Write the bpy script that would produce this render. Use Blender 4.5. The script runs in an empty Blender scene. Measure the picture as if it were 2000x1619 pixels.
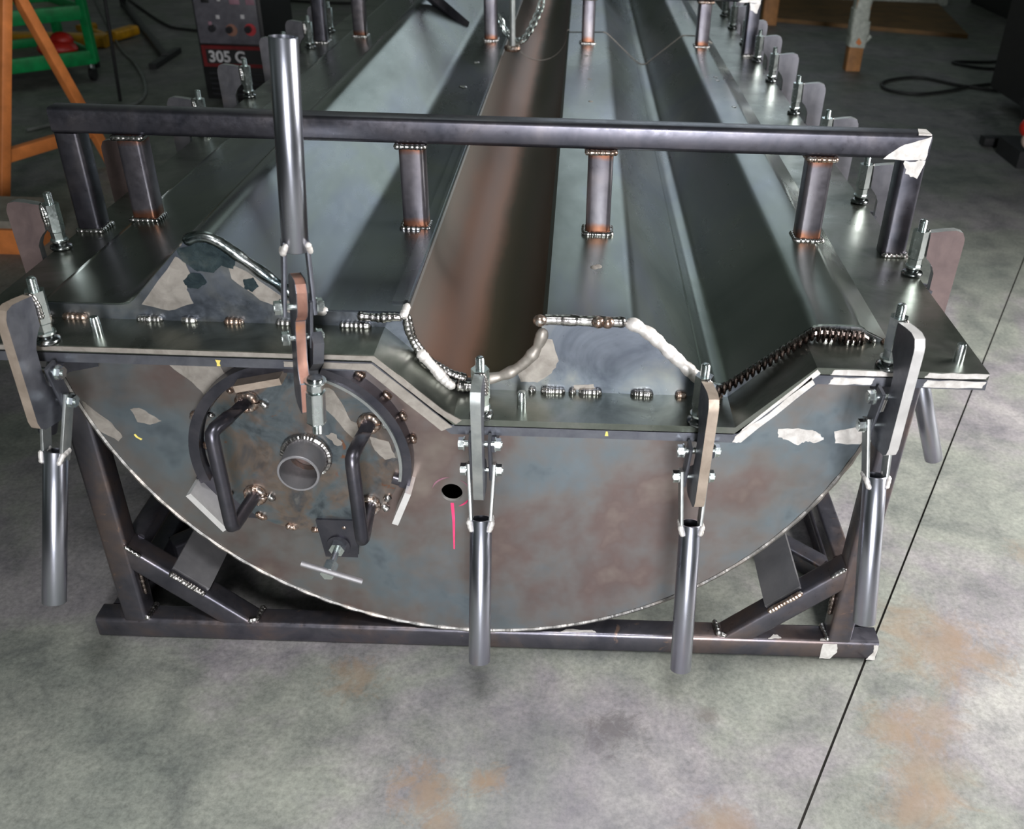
import bpy, bmesh, math, random
from mathutils import Vector, Matrix
random.seed(7)
S = bpy.context.scene
COL = S.collection
PI = math.pi
R = math.radians

# ------------------------------------------------------------ camera
cd = bpy.data.cameras.new('camera'); cam = bpy.data.objects.new('camera', cd); COL.objects.link(cam)
FPX, PPX = 1845.0, 1108.0
cd.sensor_width = 36.0; cd.lens = FPX / 2000.0 * 36.0
cd.shift_x = -(PPX - 1000.0) / 2000.0
cd.clip_start = 0.05; cd.clip_end = 200
cam.location = (0, -1.45, 1.5)
cam.rotation_mode = 'QUATERNION'
cam.rotation_quaternion = (Matrix.Rotation(R(90 - 31.92), 4, 'X') @ Matrix.Rotation(R(1.77), 4, 'Z')).to_quaternion()
cd.dof.use_dof = True; cd.dof.focus_distance = 1.85; cd.dof.aperture_fstop = 5.0
S.camera = cam

# ------------------------------------------------------------ world, light, exposure
S.view_settings.view_transform = 'Standard'; S.view_settings.look = 'None'
S.view_settings.gamma = 1.0; S.view_settings.use_curve_mapping = False
S.view_settings.exposure = 0.0
W = bpy.data.worlds.new('world'); S.world = W; W.use_nodes = True
wn, wl = W.node_tree.nodes, W.node_tree.links
wn.clear()
wo = wn.new('ShaderNodeOutputWorld'); bg = wn.new('ShaderNodeBackground'); wl.new(bg.outputs[0], wo.inputs[0])
tc = wn.new('ShaderNodeTexCoord'); nz = wn.new('ShaderNodeTexNoise'); nz.inputs['Scale'].default_value = 2.6
nz.inputs['Detail'].default_value = 3
cr = wn.new('ShaderNodeValToRGB')
e = cr.color_ramp.elements
e[0].position = 0.36; e[0].color = (0.010, 0.013, 0.010, 1)
e[1].position = 0.72; e[1].color = (0.46, 0.52, 0.50, 1)
m_ = e.new(0.52); m_.color = (0.085, 0.105, 0.090, 1)
wl.new(tc.outputs['Generated'], nz.inputs['Vector']); wl.new(nz.outputs[0], cr.inputs[0]); wl.new(cr.outputs[0], bg.inputs[0])
bg.inputs[1].default_value = 0.45

def area(name, loc, target, sx, sy, watts, col=(1, 1, 1), spread=180):
    l = bpy.data.lights.new(name, 'AREA'); l.shape = 'RECTANGLE'; l.size = sx; l.size_y = sy
    l.energy = watts; l.color = col; l.spread = R(spread)
    o = bpy.data.objects.new(name, l); COL.objects.link(o); o.location = loc
    o.rotation_euler = (Vector(target) - Vector(loc)).to_track_quat('-Z', 'Y').to_euler()
    return o
area('daylight_entrance', (0.7, -5.8, 1.75), (0.55, 0, 0.35), 1.05, 3.3, 62, (0.97, 0.98, 1.0), 60)
area('daylight_side_door', (3.5, 0.6, 1.8), (1.2, 0.4, 0.1), 1.8, 2.2, 125, (1.0, 0.98, 0.96), 95)
area('roof_light', (-1.2, 5.0, 6.0), (-0.6, 1.5, 0.5), 1.5, 5.0, 18, (0.86, 1.0, 0.95))
area('far_window', (1.3, 9.2, 3.7), (0.0, 1.0, 0.9), 3.4, 2.8, 15, (0.80, 0.92, 1.0), 110)
sp_ = bpy.data.lights.new('sun_patch_by_entrance', 'SPOT'); sp_.energy = 1100; sp_.spot_size = R(42); sp_.spot_blend = 0.3; sp_.shadow_soft_size = 0.2
so_ = bpy.data.objects.new('sun_patch_by_entrance', sp_); COL.objects.link(so_); so_.location = (1.6, -6.2, 3.6)
so_.rotation_euler = (Vector((0.5, -4.3, 0)) - so_.location).to_track_quat('-Z', 'Y').to_euler()

sp2 = bpy.data.lights.new('added_near_floor_fill', 'SPOT'); sp2.energy = 1700; sp2.spot_size = R(44); sp2.spot_blend = 1.0; sp2.shadow_soft_size = 0.5  # added fill spot, brightens the near floor and front plate
so2 = bpy.data.objects.new('added_near_floor_fill', sp2); COL.objects.link(so2); so2.location = (0.1, -2.6, 4.8)
so2.rotation_euler = (Vector((-0.5, -1.5, 0)) - so2.location).to_track_quat('-Z', 'Y').to_euler()

# ------------------------------------------------------------ materials
def new_mat(name):
    m = bpy.data.materials.new(name); m.use_nodes = True
    nt = m.node_tree; b = nt.nodes['Principled BSDF']
    return m, nt, b
def tex_noise(nt, scale, detail=5, rough=0.6, vec=None, dist=0.0):
    n = nt.nodes.new('ShaderNodeTexNoise'); n.inputs['Scale'].default_value = scale
    n.inputs['Detail'].default_value = detail; n.inputs['Roughness'].default_value = rough
    n.inputs['Distortion'].default_value = dist
    if vec: nt.links.new(vec, n.inputs['Vector'])
    return n.outputs[0]
def ramp(nt, fac, stops):
    r = nt.nodes.new('ShaderNodeValToRGB'); el = r.color_ramp.elements
    while len(el) < len(stops): el.new(0.5)
    for k, (p, c) in enumerate(stops):
        el[k].position = p; el[k].color = (*c, 1) if len(c) == 3 else c
    nt.links.new(fac, r.inputs[0]); return r.outputs[0]
def mix(nt, f, a, b):
    x = nt.nodes.new('ShaderNodeMix'); x.data_type = 'RGBA'
    if isinstance(f, float): x.inputs[0].default_value = f
    else: nt.links.new(f, x.inputs[0])
    for k, v in ((6, a), (7, b)):
        if isinstance(v, tuple): x.inputs[k].default_value = (*v, 1)
        else: nt.links.new(v, x.inputs[k])
    return x.outputs[2]
def math_(nt, op, a, b=None, c=None):
    x = nt.nodes.new('ShaderNodeMath'); x.operation = op
    for k, v in enumerate((a, b, c)):
        if v is None: continue
        if isinstance(v, (int, float)): x.inputs[k].default_value = v
        else: nt.links.new(v, x.inputs[k])
    return x.outputs[0]
def objvec(nt):
    return nt.nodes.new('ShaderNodeTexCoord').outputs['Object']
def bump(nt, b, h, strength, dist=0.002):
    n = nt.nodes.new('ShaderNodeBump'); n.inputs['Strength'].default_value = strength
    n.inputs['Distance'].default_value = dist
    nt.links.new(h, n.inputs['Height']); nt.links.new(n.outputs[0], b.inputs['Normal'])

def steel(name, stops, scale=6.0, rough=(0.28, 0.5), metal=0.85, bmp=0.12, spots=None, stretch=(1, 1, 1), rust=None, fine=60, dist=0.6):
    m, nt, b = new_mat(name)
    v = objvec(nt)
    mp = nt.nodes.new('ShaderNodeMapping'); mp.inputs['Scale'].default_value = stretch
    nt.links.new(v, mp.inputs['Vector']); v = mp.outputs[0]
    n1 = tex_noise(nt, scale, 5, 0.6, v, dist)
    c = ramp(nt, n1, stops)
    f = tex_noise(nt, fine, 4, 0.7, v)
    if spots:
        n2 = tex_noise(nt, scale * 2.3, 6, 0.65, v, 0.9)
        k = ramp(nt, n2, [(spots[1], (0, 0, 0)), (spots[1] + 0.06, (1, 1, 1))])
        c = mix(nt, k, c, spots[0])
    if rust:                                   # rust at given object-space heights: (lo, hi) bands
        sp = nt.nodes.new('ShaderNodeSeparateXYZ'); nt.links.new(objvec(nt), sp.inputs[0])
        tot = None
        for zc, w in rust:
            d = math_(nt, 'ABSOLUTE', math_(nt, 'SUBTRACT', sp.outputs[2], zc))
            k = math_(nt, 'SUBTRACT', 1.0, math_(nt, 'DIVIDE', d, w))
            k = math_(nt, 'MAXIMUM', k, 0.0)
            tot = k if tot is None else math_(nt, 'MAXIMUM', tot, k)
        nn = tex_noise(nt, 28, 5, 0.6, v)
        k = math_(nt, 'MULTIPLY', math_(nt, 'SUBTRACT', math_(nt, 'ADD', tot, nn), 0.80), 2.2)
        k = math_(nt, 'MULTIPLY', k, math_(nt, 'GREATER_THAN', tot, 0.0)); 
        kk = nt.nodes.new('ShaderNodeClamp'); nt.links.new(k, kk.inputs[0])
        c = mix(nt, kk.outputs[0], c, (0.24, 0.105, 0.065))
    nt.links.new(c, b.inputs['Base Color'])
    b.inputs['Metallic'].default_value = metal
    rr = nt.nodes.new('ShaderNodeMapRange'); nt.links.new(f, rr.inputs[0])
    rr.inputs[1].default_value = 0.3; rr.inputs[2].default_value = 0.7
    rr.inputs[3].default_value = rough[0]; rr.inputs[4].default_value = rough[1]
    nt.links.new(rr.outputs[0], b.inputs['Roughness'])
    if bmp: bump(nt, b, f, bmp, 0.0015)
    return m
def plain(name, col, rough=0.5, metal=0.0, var=0.25, scale=20, bmp=0.0):
    m, nt, b = new_mat(name); v = objvec(nt)
    n = tex_noise(nt, scale, 4, 0.6, v)
    lo = tuple(x * (1 - var) for x in col); hi = tuple(min(1, x * (1 + var)) for x in col)
    nt.links.new(ramp(nt, n, [(0.3, lo), (0.7, hi)]), b.inputs['Base Color'])
    b.inputs['Roughness'].default_value = rough; b.inputs['Metallic'].default_value = metal
    if bmp: bump(nt, b, n, bmp)
    return m

M = {}
M['lid'] = steel('mill_steel_sheet', [(0.30, (0.11, 0.135, 0.115)), (0.46, (0.20, 0.225, 0.20)), (0.58, (0.18, 0.20, 0.225)), (0.74, (0.29, 0.30, 0.28))], 2.4, (0.24, 0.34), 0.95, 0.0, stretch=(1, 0.35, 1), fine=7)
M['flange'] = steel('flange_steel', [(0.30, (0.08, 0.09, 0.075)), (0.5, (0.17, 0.185, 0.16)), (0.72, (0.25, 0.25, 0.235))], 7, (0.25, 0.38), 0.92, 0.0, fine=12)
M['plate'] = steel('heat_tinted_plate', [(0.28, (0.09, 0.11, 0.14)), (0.38, (0.22, 0.26, 0.29)), (0.47, (0.25, 0.235, 0.23)), (0.55, (0.23, 0.175, 0.165)), (0.68, (0.37, 0.32, 0.28))], 3.0, (0.33, 0.45), 0.88, 0.03, fine=18, dist=0.1)
M['disc'] = steel('heat_tinted_cover', [(0.30, (0.06, 0.07, 0.085)), (0.45, (0.17, 0.20, 0.22)), (0.56, (0.24, 0.19, 0.16)), (0.66, (0.13, 0.13, 0.14)), (0.78, (0.36, 0.34, 0.31))],
                  9, (0.28, 0.48), 0.85, 0.10, spots=((0.27, 0.13, 0.08), 0.63))
M['tube'] = steel('dark_square_tube', [(0.3, (0.06, 0.062, 0.08)), (0.55, (0.115, 0.11, 0.13)), (0.75, (0.17, 0.155, 0.165))], 8, (0.27, 0.40), 0.88, 0.03, spots=((0.18, 0.13, 0.115), 0.70))
M['post'] = steel('rusting_square_tube', [(0.3, (0.11, 0.105, 0.125)), (0.55, (0.19, 0.175, 0.195)), (0.75, (0.23, 0.20, 0.205))], 8, (0.27, 0.40), 0.85, 0.03, rust=[(0.79, 0.030), (0.955, 0.024)])
M['cradle'] = steel('cradle_tube', [(0.3, (0.06, 0.06, 0.078)), (0.5, (0.12, 0.115, 0.135)), (0.66, (0.19, 0.145, 0.135)), (0.78, (0.10, 0.095, 0.11))], 6, (0.26, 0.42), 0.85, 0.08,
                    spots=((0.30, 0.20, 0.16), 0.66))
M['handle'] = steel('round_handle_tube', [(0.3, (0.38, 0.39, 0.45)), (0.7, (0.43, 0.44, 0.50))], 8, (0.27, 0.30), 1.0, 0.0, fine=10)
M['clampf'] = steel('clamp_plate_scale', [(0.3, (0.10, 0.105, 0.13)), (0.6, (0.17, 0.175, 0.20)), (0.8, (0.21, 0.20, 0.21))], 14, (0.35, 0.5), 0.8, 0.08)
M['cut_tan'] = steel('flame_cut_edge_tan', [(0.3, (0.36, 0.29, 0.235)), (0.7, (0.50, 0.41, 0.34))], 30, (0.42, 0.6), 0.55, 0.2)
M['cut_grey'] = steel('cut_edge_grey', [(0.3, (0.27, 0.29, 0.29)), (0.7, (0.40, 0.41, 0.40))], 30, (0.35, 0.5), 0.75, 0.15)
M['cut_white'] = steel('bright_cut_edge', [(0.3, (0.72, 0.70, 0.69)), (0.7, (0.86, 0.84, 0.83))], 30, (0.35, 0.5), 0.6, 0.1)
M['cut_rust'] = steel('rusty_cut_edge', [(0.3, (0.25, 0.125, 0.095)), (0.6, (0.36, 0.19, 0.145)), (0.8, (0.46, 0.20, 0.08))], 22, (0.45, 0.6), 0.45, 0.2)
M['side_plate'] = steel('side_clamp_plate', [(0.3, (0.14, 0.14, 0.16)), (0.6, (0.22, 0.215, 0.235)), (0.8, (0.27, 0.22, 0.21))], 12, (0.35, 0.5), 0.8, 0.08)
M['brown_plate'] = steel('brown_clamp_plate', [(0.3, (0.15, 0.11, 0.11)), (0.7, (0.24, 0.175, 0.165))], 12, (0.42, 0.6), 0.55, 0.08)
M['zinc'] = steel('zinc_plated', [(0.3, (0.62, 0.68, 0.68)), (0.7, (0.80, 0.85, 0.84))], 40, (0.16, 0.3), 1.0, 0.05)
M['weld'] = steel('weld_bead', [(0.30, (0.22, 0.20, 0.19)), (0.5, (0.50, 0.48, 0.47)), (0.7, (0.72, 0.70, 0.68))], 60, (0.16, 0.34), 1.0, 0.15, spots=((0.25, 0.155, 0.12), 0.64))
M['weld_rust'] = steel('rusty_weld_bead', [(0.32, (0.20, 0.125, 0.095)), (0.5, (0.40, 0.29, 0.23)), (0.66, (0.66, 0.62, 0.59))], 70, (0.18, 0.38), 0.9, 0.15)
M['weld_dark'] = steel('dark_weld_bead', [(0.30, (0.10, 0.085, 0.08)), (0.6, (0.26, 0.21, 0.19)), (0.8, (0.55, 0.5, 0.47))], 60, (0.14, 0.35), 1.0, 0.2)
M['ground'] = steel('ground_bright_steel', [(0.3, (0.56, 0.52, 0.49)), (0.7, (0.88, 0.85, 0.82))], 50, (0.38, 0.55), 0.45, 0.1)
M['ground_dull'] = steel('ground_dull_steel', [(0.3, (0.30, 0.27, 0.24)), (0.7, (0.46, 0.42, 0.38))], 40, (0.42, 0.6), 0.6, 0.1)
M['blued'] = steel('blued_steel', [(0.3, (0.05, 0.075, 0.10)), (0.55, (0.12, 0.17, 0.19)), (0.75, (0.24, 0.28, 0.28))], 30, (0.18, 0.35), 0.95, 0.1)
M['endplate'] = steel('lid_end_plate', [(0.28, (0.10, 0.115, 0.15)), (0.45, (0.21, 0.235, 0.28)), (0.6, (0.30, 0.31, 0.31)), (0.75, (0.40, 0.37, 0.33))], 7, (0.26, 0.42), 0.9, 0.06)
M['rail'] = steel('grey_flat_bar', [(0.3, (0.23, 0.225, 0.24)), (0.7, (0.31, 0.30, 0.31))], 12, (0.45, 0.6), 0.6, 0.05)
M['rubber'] = steel('dark_glossy_foot', [(0.3, (0.10, 0.11, 0.115)), (0.7, (0.42, 0.44, 0.44))], 45, (0.15, 0.3), 1.0, 0.0)
M['rim'] = steel('dull_rim_weld', [(0.3, (0.12, 0.12, 0.12)), (0.5, (0.24, 0.23, 0.22)), (0.7, (0.42, 0.37, 0.33))], 14, (0.3, 0.5), 0.85, 0.1)
M['bluedweld'] = steel('blued_ground_weld', [(0.32, (0.10, 0.14, 0.16)), (0.5, (0.30, 0.34, 0.34)), (0.66, (0.58, 0.60, 0.60))], 16, (0.16, 0.3), 1.0, 0.06)
M['black'] = plain('black_paint', (0.012, 0.012, 0.013), 0.5)
M['blackcable'] = plain('black_cable', (0.008, 0.008, 0.008), 0.6)
M['greycable'] = plain('grey_cable', (0.16, 0.17, 0.16), 0.6)
M['orange'] = plain('orange_paint', (0.66, 0.21, 0.055), 0.5, 0, 0.25, 9, 0.1)
M['green'] = plain('green_paint', (0.0, 0.25, 0.065), 0.4)
M['red'] = plain('red_plastic', (0.45, 0.02, 0.012), 0.45)
M['yellow'] = plain('yellow_plastic', (0.62, 0.30, 0.01), 0.45)
M['panel'] = plain('grey_panel', (0.12, 0.115, 0.135), 0.4)
M['redband'] = plain('dark_red_band', (0.16, 0.012, 0.014), 0.4)
M['whiteprint'] = plain('pale_print', (0.62, 0.60, 0.62), 0.5)
M['pinkdisplay'] = plain('pale_pink_display', (0.36, 0.20, 0.25), 0.4)
M['knob'] = plain('black_knob', (0.025, 0.025, 0.03), 0.35)
M['copper'] = plain('brown_dial', (0.30, 0.15, 0.11), 0.4)
M['redknob'] = plain('red_dial', (0.5, 0.05, 0.06), 0.4)
M['brownwood'] = plain('brown_timber', (0.17, 0.082, 0.018), 0.6, 0, 0.35, 5, 0.1)
M['lightwood'] = plain('orange_brown_timber', (0.36, 0.16, 0.05), 0.6, 0, 0.3, 14, 0.1)
M['wrap'] = plain('white_wrapping_tape', (0.42, 0.44, 0.39), 0.5, 0, 0.25, 30, 0.2)
M['greybeam'] = plain('grey_beige_board', (0.24, 0.22, 0.185), 0.6)
M['pink'] = plain('pink_paint_marker', (0.75, 0.05, 0.17), 0.6)
M['pinkdull'] = plain('faded_pink_paint_marker', (0.26, 0.12, 0.16), 0.6)
M['yellowmark'] = plain('yellow_paint_marker', (0.85, 0.66, 0.16), 0.6)
M['cream'] = plain('cream_plastic', (0.6, 0.45, 0.38), 0.5)
M['hole'] = plain('dark_inside', (0.004, 0.004, 0.004), 0.9)

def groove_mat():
    m, nt, b = new_mat('brown_banded_groove_steel'); v = objvec(nt)  # colour runs from brown on the left wall to dark on the right
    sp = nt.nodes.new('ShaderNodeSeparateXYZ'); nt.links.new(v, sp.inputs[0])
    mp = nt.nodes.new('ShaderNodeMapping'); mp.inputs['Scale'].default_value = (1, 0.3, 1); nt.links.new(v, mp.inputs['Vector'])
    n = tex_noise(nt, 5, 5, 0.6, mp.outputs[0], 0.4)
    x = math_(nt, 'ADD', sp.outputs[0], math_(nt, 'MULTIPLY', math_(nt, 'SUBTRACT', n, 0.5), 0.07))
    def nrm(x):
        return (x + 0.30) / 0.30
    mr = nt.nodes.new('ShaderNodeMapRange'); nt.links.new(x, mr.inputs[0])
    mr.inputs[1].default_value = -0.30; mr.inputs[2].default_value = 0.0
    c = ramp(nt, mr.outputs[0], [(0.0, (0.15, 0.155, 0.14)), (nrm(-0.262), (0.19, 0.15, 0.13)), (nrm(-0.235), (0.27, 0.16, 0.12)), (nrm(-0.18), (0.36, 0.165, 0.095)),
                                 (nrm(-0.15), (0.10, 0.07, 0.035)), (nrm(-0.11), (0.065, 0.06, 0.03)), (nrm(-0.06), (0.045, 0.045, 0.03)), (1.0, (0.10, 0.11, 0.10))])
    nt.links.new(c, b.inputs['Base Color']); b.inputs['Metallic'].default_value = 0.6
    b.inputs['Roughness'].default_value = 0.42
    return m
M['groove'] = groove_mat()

def floor_mat():
    m, nt, b = new_mat('stained_concrete'); v = objvec(nt)
    n1 = tex_noise(nt, 1.6, 6, 0.6, v, 0.5); n2 = tex_noise(nt, 7, 8, 0.7, v, 0.3); n3 = tex_noise(nt, 90, 4, 0.7, v)
    c = ramp(nt, n1, [(0.3, (0.125, 0.14, 0.125)), (0.47, (0.175, 0.185, 0.165)), (0.57, (0.185, 0.175, 0.185)), (0.72, (0.26, 0.26, 0.245))])
    k = ramp(nt, n2, [(0.34, (0.62, 0.62, 0.64)), (0.5, (0.95, 0.94, 0.93)), (0.64, (1.18, 1.16, 1.13))])
    mu = nt.nodes.new('ShaderNodeMix'); mu.data_type = 'RGBA'; mu.blend_type = 'MULTIPLY'; mu.inputs[0].default_value = 1
    nt.links.new(c, mu.inputs[6]); nt.links.new(k, mu.inputs[7]); c = mu.outputs[2]
    k3 = ramp(nt, n3, [(0.32, (0.74, 0.74, 0.74)), (0.5, (1.0, 1.0, 1.0)), (0.68, (1.22, 1.22, 1.22))])
    mu = nt.nodes.new('ShaderNodeMix'); mu.data_type = 'RGBA'; mu.blend_type = 'MULTIPLY'; mu.inputs[0].default_value = 1
    nt.links.new(c, mu.inputs[6]); nt.links.new(k3, mu.inputs[7]); c = mu.outputs[2]
    rust = (0.20, 0.135, 0.085)
    for (x, y, r, a, col) in STAINS:
        cx = nt.nodes.new('ShaderNodeVectorMath'); cx.operation = 'DISTANCE'
        nt.links.new(v, cx.inputs[0]); cx.inputs[1].default_value = (x, y, 0)
        nn = tex_noise(nt, 9 if r > 0.05 else 26, 8, 0.75, v, 1.0)
        d = math_(nt, 'DIVIDE', cx.outputs['Value'], r)
        q = math_(nt, 'ADD', d, math_(nt, 'MULTIPLY', math_(nt, 'SUBTRACT', nn, 0.5), 4.2))
        mr = nt.nodes.new('ShaderNodeMapRange'); nt.links.new(q, mr.inputs[0])
        mr.inputs[1].default_value = 0.35; mr.inputs[2].default_value = 1.35; mr.inputs[3].default_value = a; mr.inputs[4].default_value = 0
        c = mix(nt, mr.outputs[0], c, col or rust)
    nt.links.new(c, b.inputs['Base Color'])
    b.inputs['Roughness'].default_value = 0.55
    bump(nt, b, n3, 0.12, 0.002)
    return m

# ------------------------------------------------------------ mesh helpers
def BM(): return bmesh.new()
def finish(name, bm, mats, parent=None, angle=35, bevel=0.0, loc=None):
    if not isinstance(mats, (list, tuple)): mats = [mats]
    me = bpy.data.meshes.new(name)
    if bevel:
        ed = [e for e in bm.edges if len(e.link_faces) == 2 and e.calc_face_angle(0) > R(40)]
        bmesh.ops.bevel(bm, geom=ed, offset=bevel, segments=2, affect='EDGES', profile=0.5)
    bmesh.ops.recalc_face_normals(bm, faces=bm.faces)
    for f in bm.faces: f.smooth = True
    bm.to_mesh(me); bm.free()
    me.set_sharp_from_angle(angle=R(angle))
    for m in mats: me.materials.append(m)
    o = bpy.data.objects.new(name, me); COL.objects.link(o)
    if parent: o.parent = parent
    if loc: o.location = loc
    return o
def tag(o, label, cat=None, group=None, kind=None):
    o['label'] = label
    if cat: o['category'] = cat
    if group: o['group'] = group
    if kind: o['kind'] = kind
    return o
def empty(name, loc, label, cat, group=None, rz=0):
    o = bpy.data.objects.new(name, None); COL.objects.link(o); o.location = loc; o.rotation_euler = (0, 0, rz)
    o.empty_display_size = 0.05
    return tag(o, label, cat, group)
def box(bm, lo, hi, mat=0):
    v = [bm.verts.new((x, y, z)) for x in (lo[0], hi[0]) for y in (lo[1], hi[1]) for z in (lo[2], hi[2])]
    for f in ((0, 1, 3, 2), (4, 6, 7, 5), (0, 4, 5, 1), (2, 3, 7, 6), (0, 2, 6, 4), (1, 5, 7, 3)):
        bm.faces.new([v[i] for i in f]).material_index = mat
def frame_for(d):
    d = Vector(d).normalized()
    up = Vector((0, 0, 1)) if abs(d.z) < 0.95 else Vector((0, 1, 0))
    a = d.cross(up).normalized(); b = a.cross(d).normalized()
    return d, a, b
def sweep(bm, p0, p1, sect, mat=0, cap=True, hint=None):
    """sect: list of (a,b) offsets; straight prism"""
    p0, p1 = Vector(p0), Vector(p1); d, a, b = frame_for(p1 - p0)
    if hint is not None:
        b = (Vector(hint) - d * d.dot(Vector(hint))).normalized(); a = d.cross(b).normalized()
    r0 = [bm.verts.new(p0 + a * u + b * w) for u, w in sect]; r1 = [bm.verts.new(p1 + a * u + b * w) for u, w in sect]
    n = len(sect)
    for i in range(n):
        bm.faces.new((r0[i], r0[(i + 1) % n], r1[(i + 1) % n], r1[i])).material_index = mat
    if cap:
        bm.faces.new(r0).material_index = mat; bm.faces.new(r1[::-1]).material_index = mat
def circ(r, n=20): return [(r * math.cos(2 * PI * k / n), r * math.sin(2 * PI * k / n)) for k in range(n)]
def rsq(w, h, r=0.008, n=3):
    out = []
    for cx, cy, a0 in ((w / 2 - r, h / 2 - r, 0), (-w / 2 + r, h / 2 - r, 90), (-w / 2 + r, -h / 2 + r, 180), (w / 2 - r, -h / 2 + r, 270)):
        for k in range(n + 1):
            a = R(a0 + 90 * k / n); out.append((cx + r * math.cos(a), cy + r * math.sin(a)))
    return out
def rhs(bm, p0, p1, w=0.05, h=0.05, r=0.008, mat=0, hint=None): sweep(bm, p0, p1, rsq(w, h, r), mat, True, hint)
def rod(bm, p0, p1, r, n=20, mat=0): sweep(bm, p0, p1, circ(r, n), mat)
def pipe(bm, p0, p1, ro, ri, n=28, mat=0):
    p0, p1 = Vector(p0), Vector(p1); d, a, b = frame_for(p1 - p0)
    rings = []
    ch = min(0.001, (ro - ri) * 0.3)
    for p, r in ((p0, ro - ch), (p0 + d * ch, ro), (p1 - d * ch, ro), (p1, ro - ch), (p1, ri), (p0, ri)):
        rings.append([bm.verts.new(p + a * (r * c) + b * (r * s)) for c, s in circ(1, n)])
    for k in range(6):
        A, B = rings[k], rings[(k + 1) % 6]
        for i in range(n): bm.faces.new((A[i], A[(i + 1) % n], B[(i + 1) % n], B[i])).material_index = mat
def path_tube(bm, pts, r, n=10, mat=0, closed=False):
    pts = [Vector(p) for p in pts]; N = len(pts); rings = []
    prev = None
    for i in range(N):
        t = (pts[(i + 1) % N] - pts[i - 1]) if (closed or 0 < i < N - 1) else (pts[1] - pts[0] if i == 0 else pts[-1] - pts[-2])
        t.normalize()
        if prev is None: _, a, b = frame_for(t)
        else:
            a = (prev - t * prev.dot(t)).normalized(); b = t.cross(a)
        prev = a
        rings.append([bm.verts.new(pts[i] + a * (r * c) + b * (r * s)) for c, s in circ(1, n)])
    for i in range(N if closed else N - 1):
        A, B = rings[i], rings[(i + 1) % N]
        for k in range(n): bm.faces.new((A[k], A[(k + 1) % n], B[(k + 1) % n], B[k])).material_index = mat
    if not closed:
        bm.faces.new(rings[0]).material_index = mat; bm.faces.new(rings[-1][::-1]).material_index = mat
def smooth_path(pts, per=8):
    P = [Vector(p) for p in pts]; out = []
    for i in range(len(P) - 1):
        p0 = P[max(i - 1, 0)]; p1 = P[i]; p2 = P[i + 1]; p3 = P[min(i + 2, len(P) - 1)]
        for k in range(per):
            t = k / per
            out.append(0.5 * ((2 * p1) + (p2 - p0) * t + (2 * p0 - 5 * p1 + 4 * p2 - p3) * t * t + (3 * p1 - p0 - 3 * p2 + p3) * t ** 3))
    out.append(P[-1]); return out
def prism(bm, poly, axis, a0, a1, mat=0, matcap=None):
    """poly in the two other axes: axis 'y' -> (x,z); 'z' -> (x,y); 'x' -> (y,z)"""
    def P(u, w, t): return {'y': (u, t, w), 'z': (u, w, t), 'x': (t, u, w)}[axis]
    A = [bm.verts.new(P(u, w, a0)) for u, w in poly]; B = [bm.verts.new(P(u, w, a1)) for u, w in poly]
    n = len(poly)
    for i in range(n): bm.faces.new((A[i], A[(i + 1) % n], B[(i + 1) % n], B[i])).material_index = mat
    mc = mat if matcap is None else matcap
    bm.faces.new(A).material_index = mc; bm.faces.new(B[::-1]).material_index = mc
def hexa(bm, c, axis, r, h, mat=0):
    c = Vector(c); d = Vector(axis).normalized()
    sweep(bm, c, c + d * h, [(r * math.cos(PI / 3 * k), r * math.sin(PI / 3 * k)) for k in range(6)], mat)
def blob(bm, c, rx, ry, rz, mat=0, nu=8, nv=6):
    c = Vector(c); rings = []
    top = bm.verts.new(c + Vector((0, 0, rz))); bot = bm.verts.new(c - Vector((0, 0, rz)))
    for j in range(1, nv):
        th = PI * j / nv
        rings.append([bm.verts.new(c + Vector((rx * math.sin(th) * math.cos(2 * PI * i / nu), ry * math.sin(th) * math.sin(2 * PI * i / nu), rz * math.cos(th)))) for i in range(nu)])
    for i in range(nu):
        k = (i + 1) % nu
        bm.faces.new((top, rings[0][i], rings[0][k])).material_index = mat
        bm.faces.new((bot, rings[-1][k], rings[-1][i])).material_index = mat
        for j in range(len(rings) - 1):
            bm.faces.new((rings[j][i], rings[j + 1][i], rings[j + 1][k], rings[j][k])).material_index = mat
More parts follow.
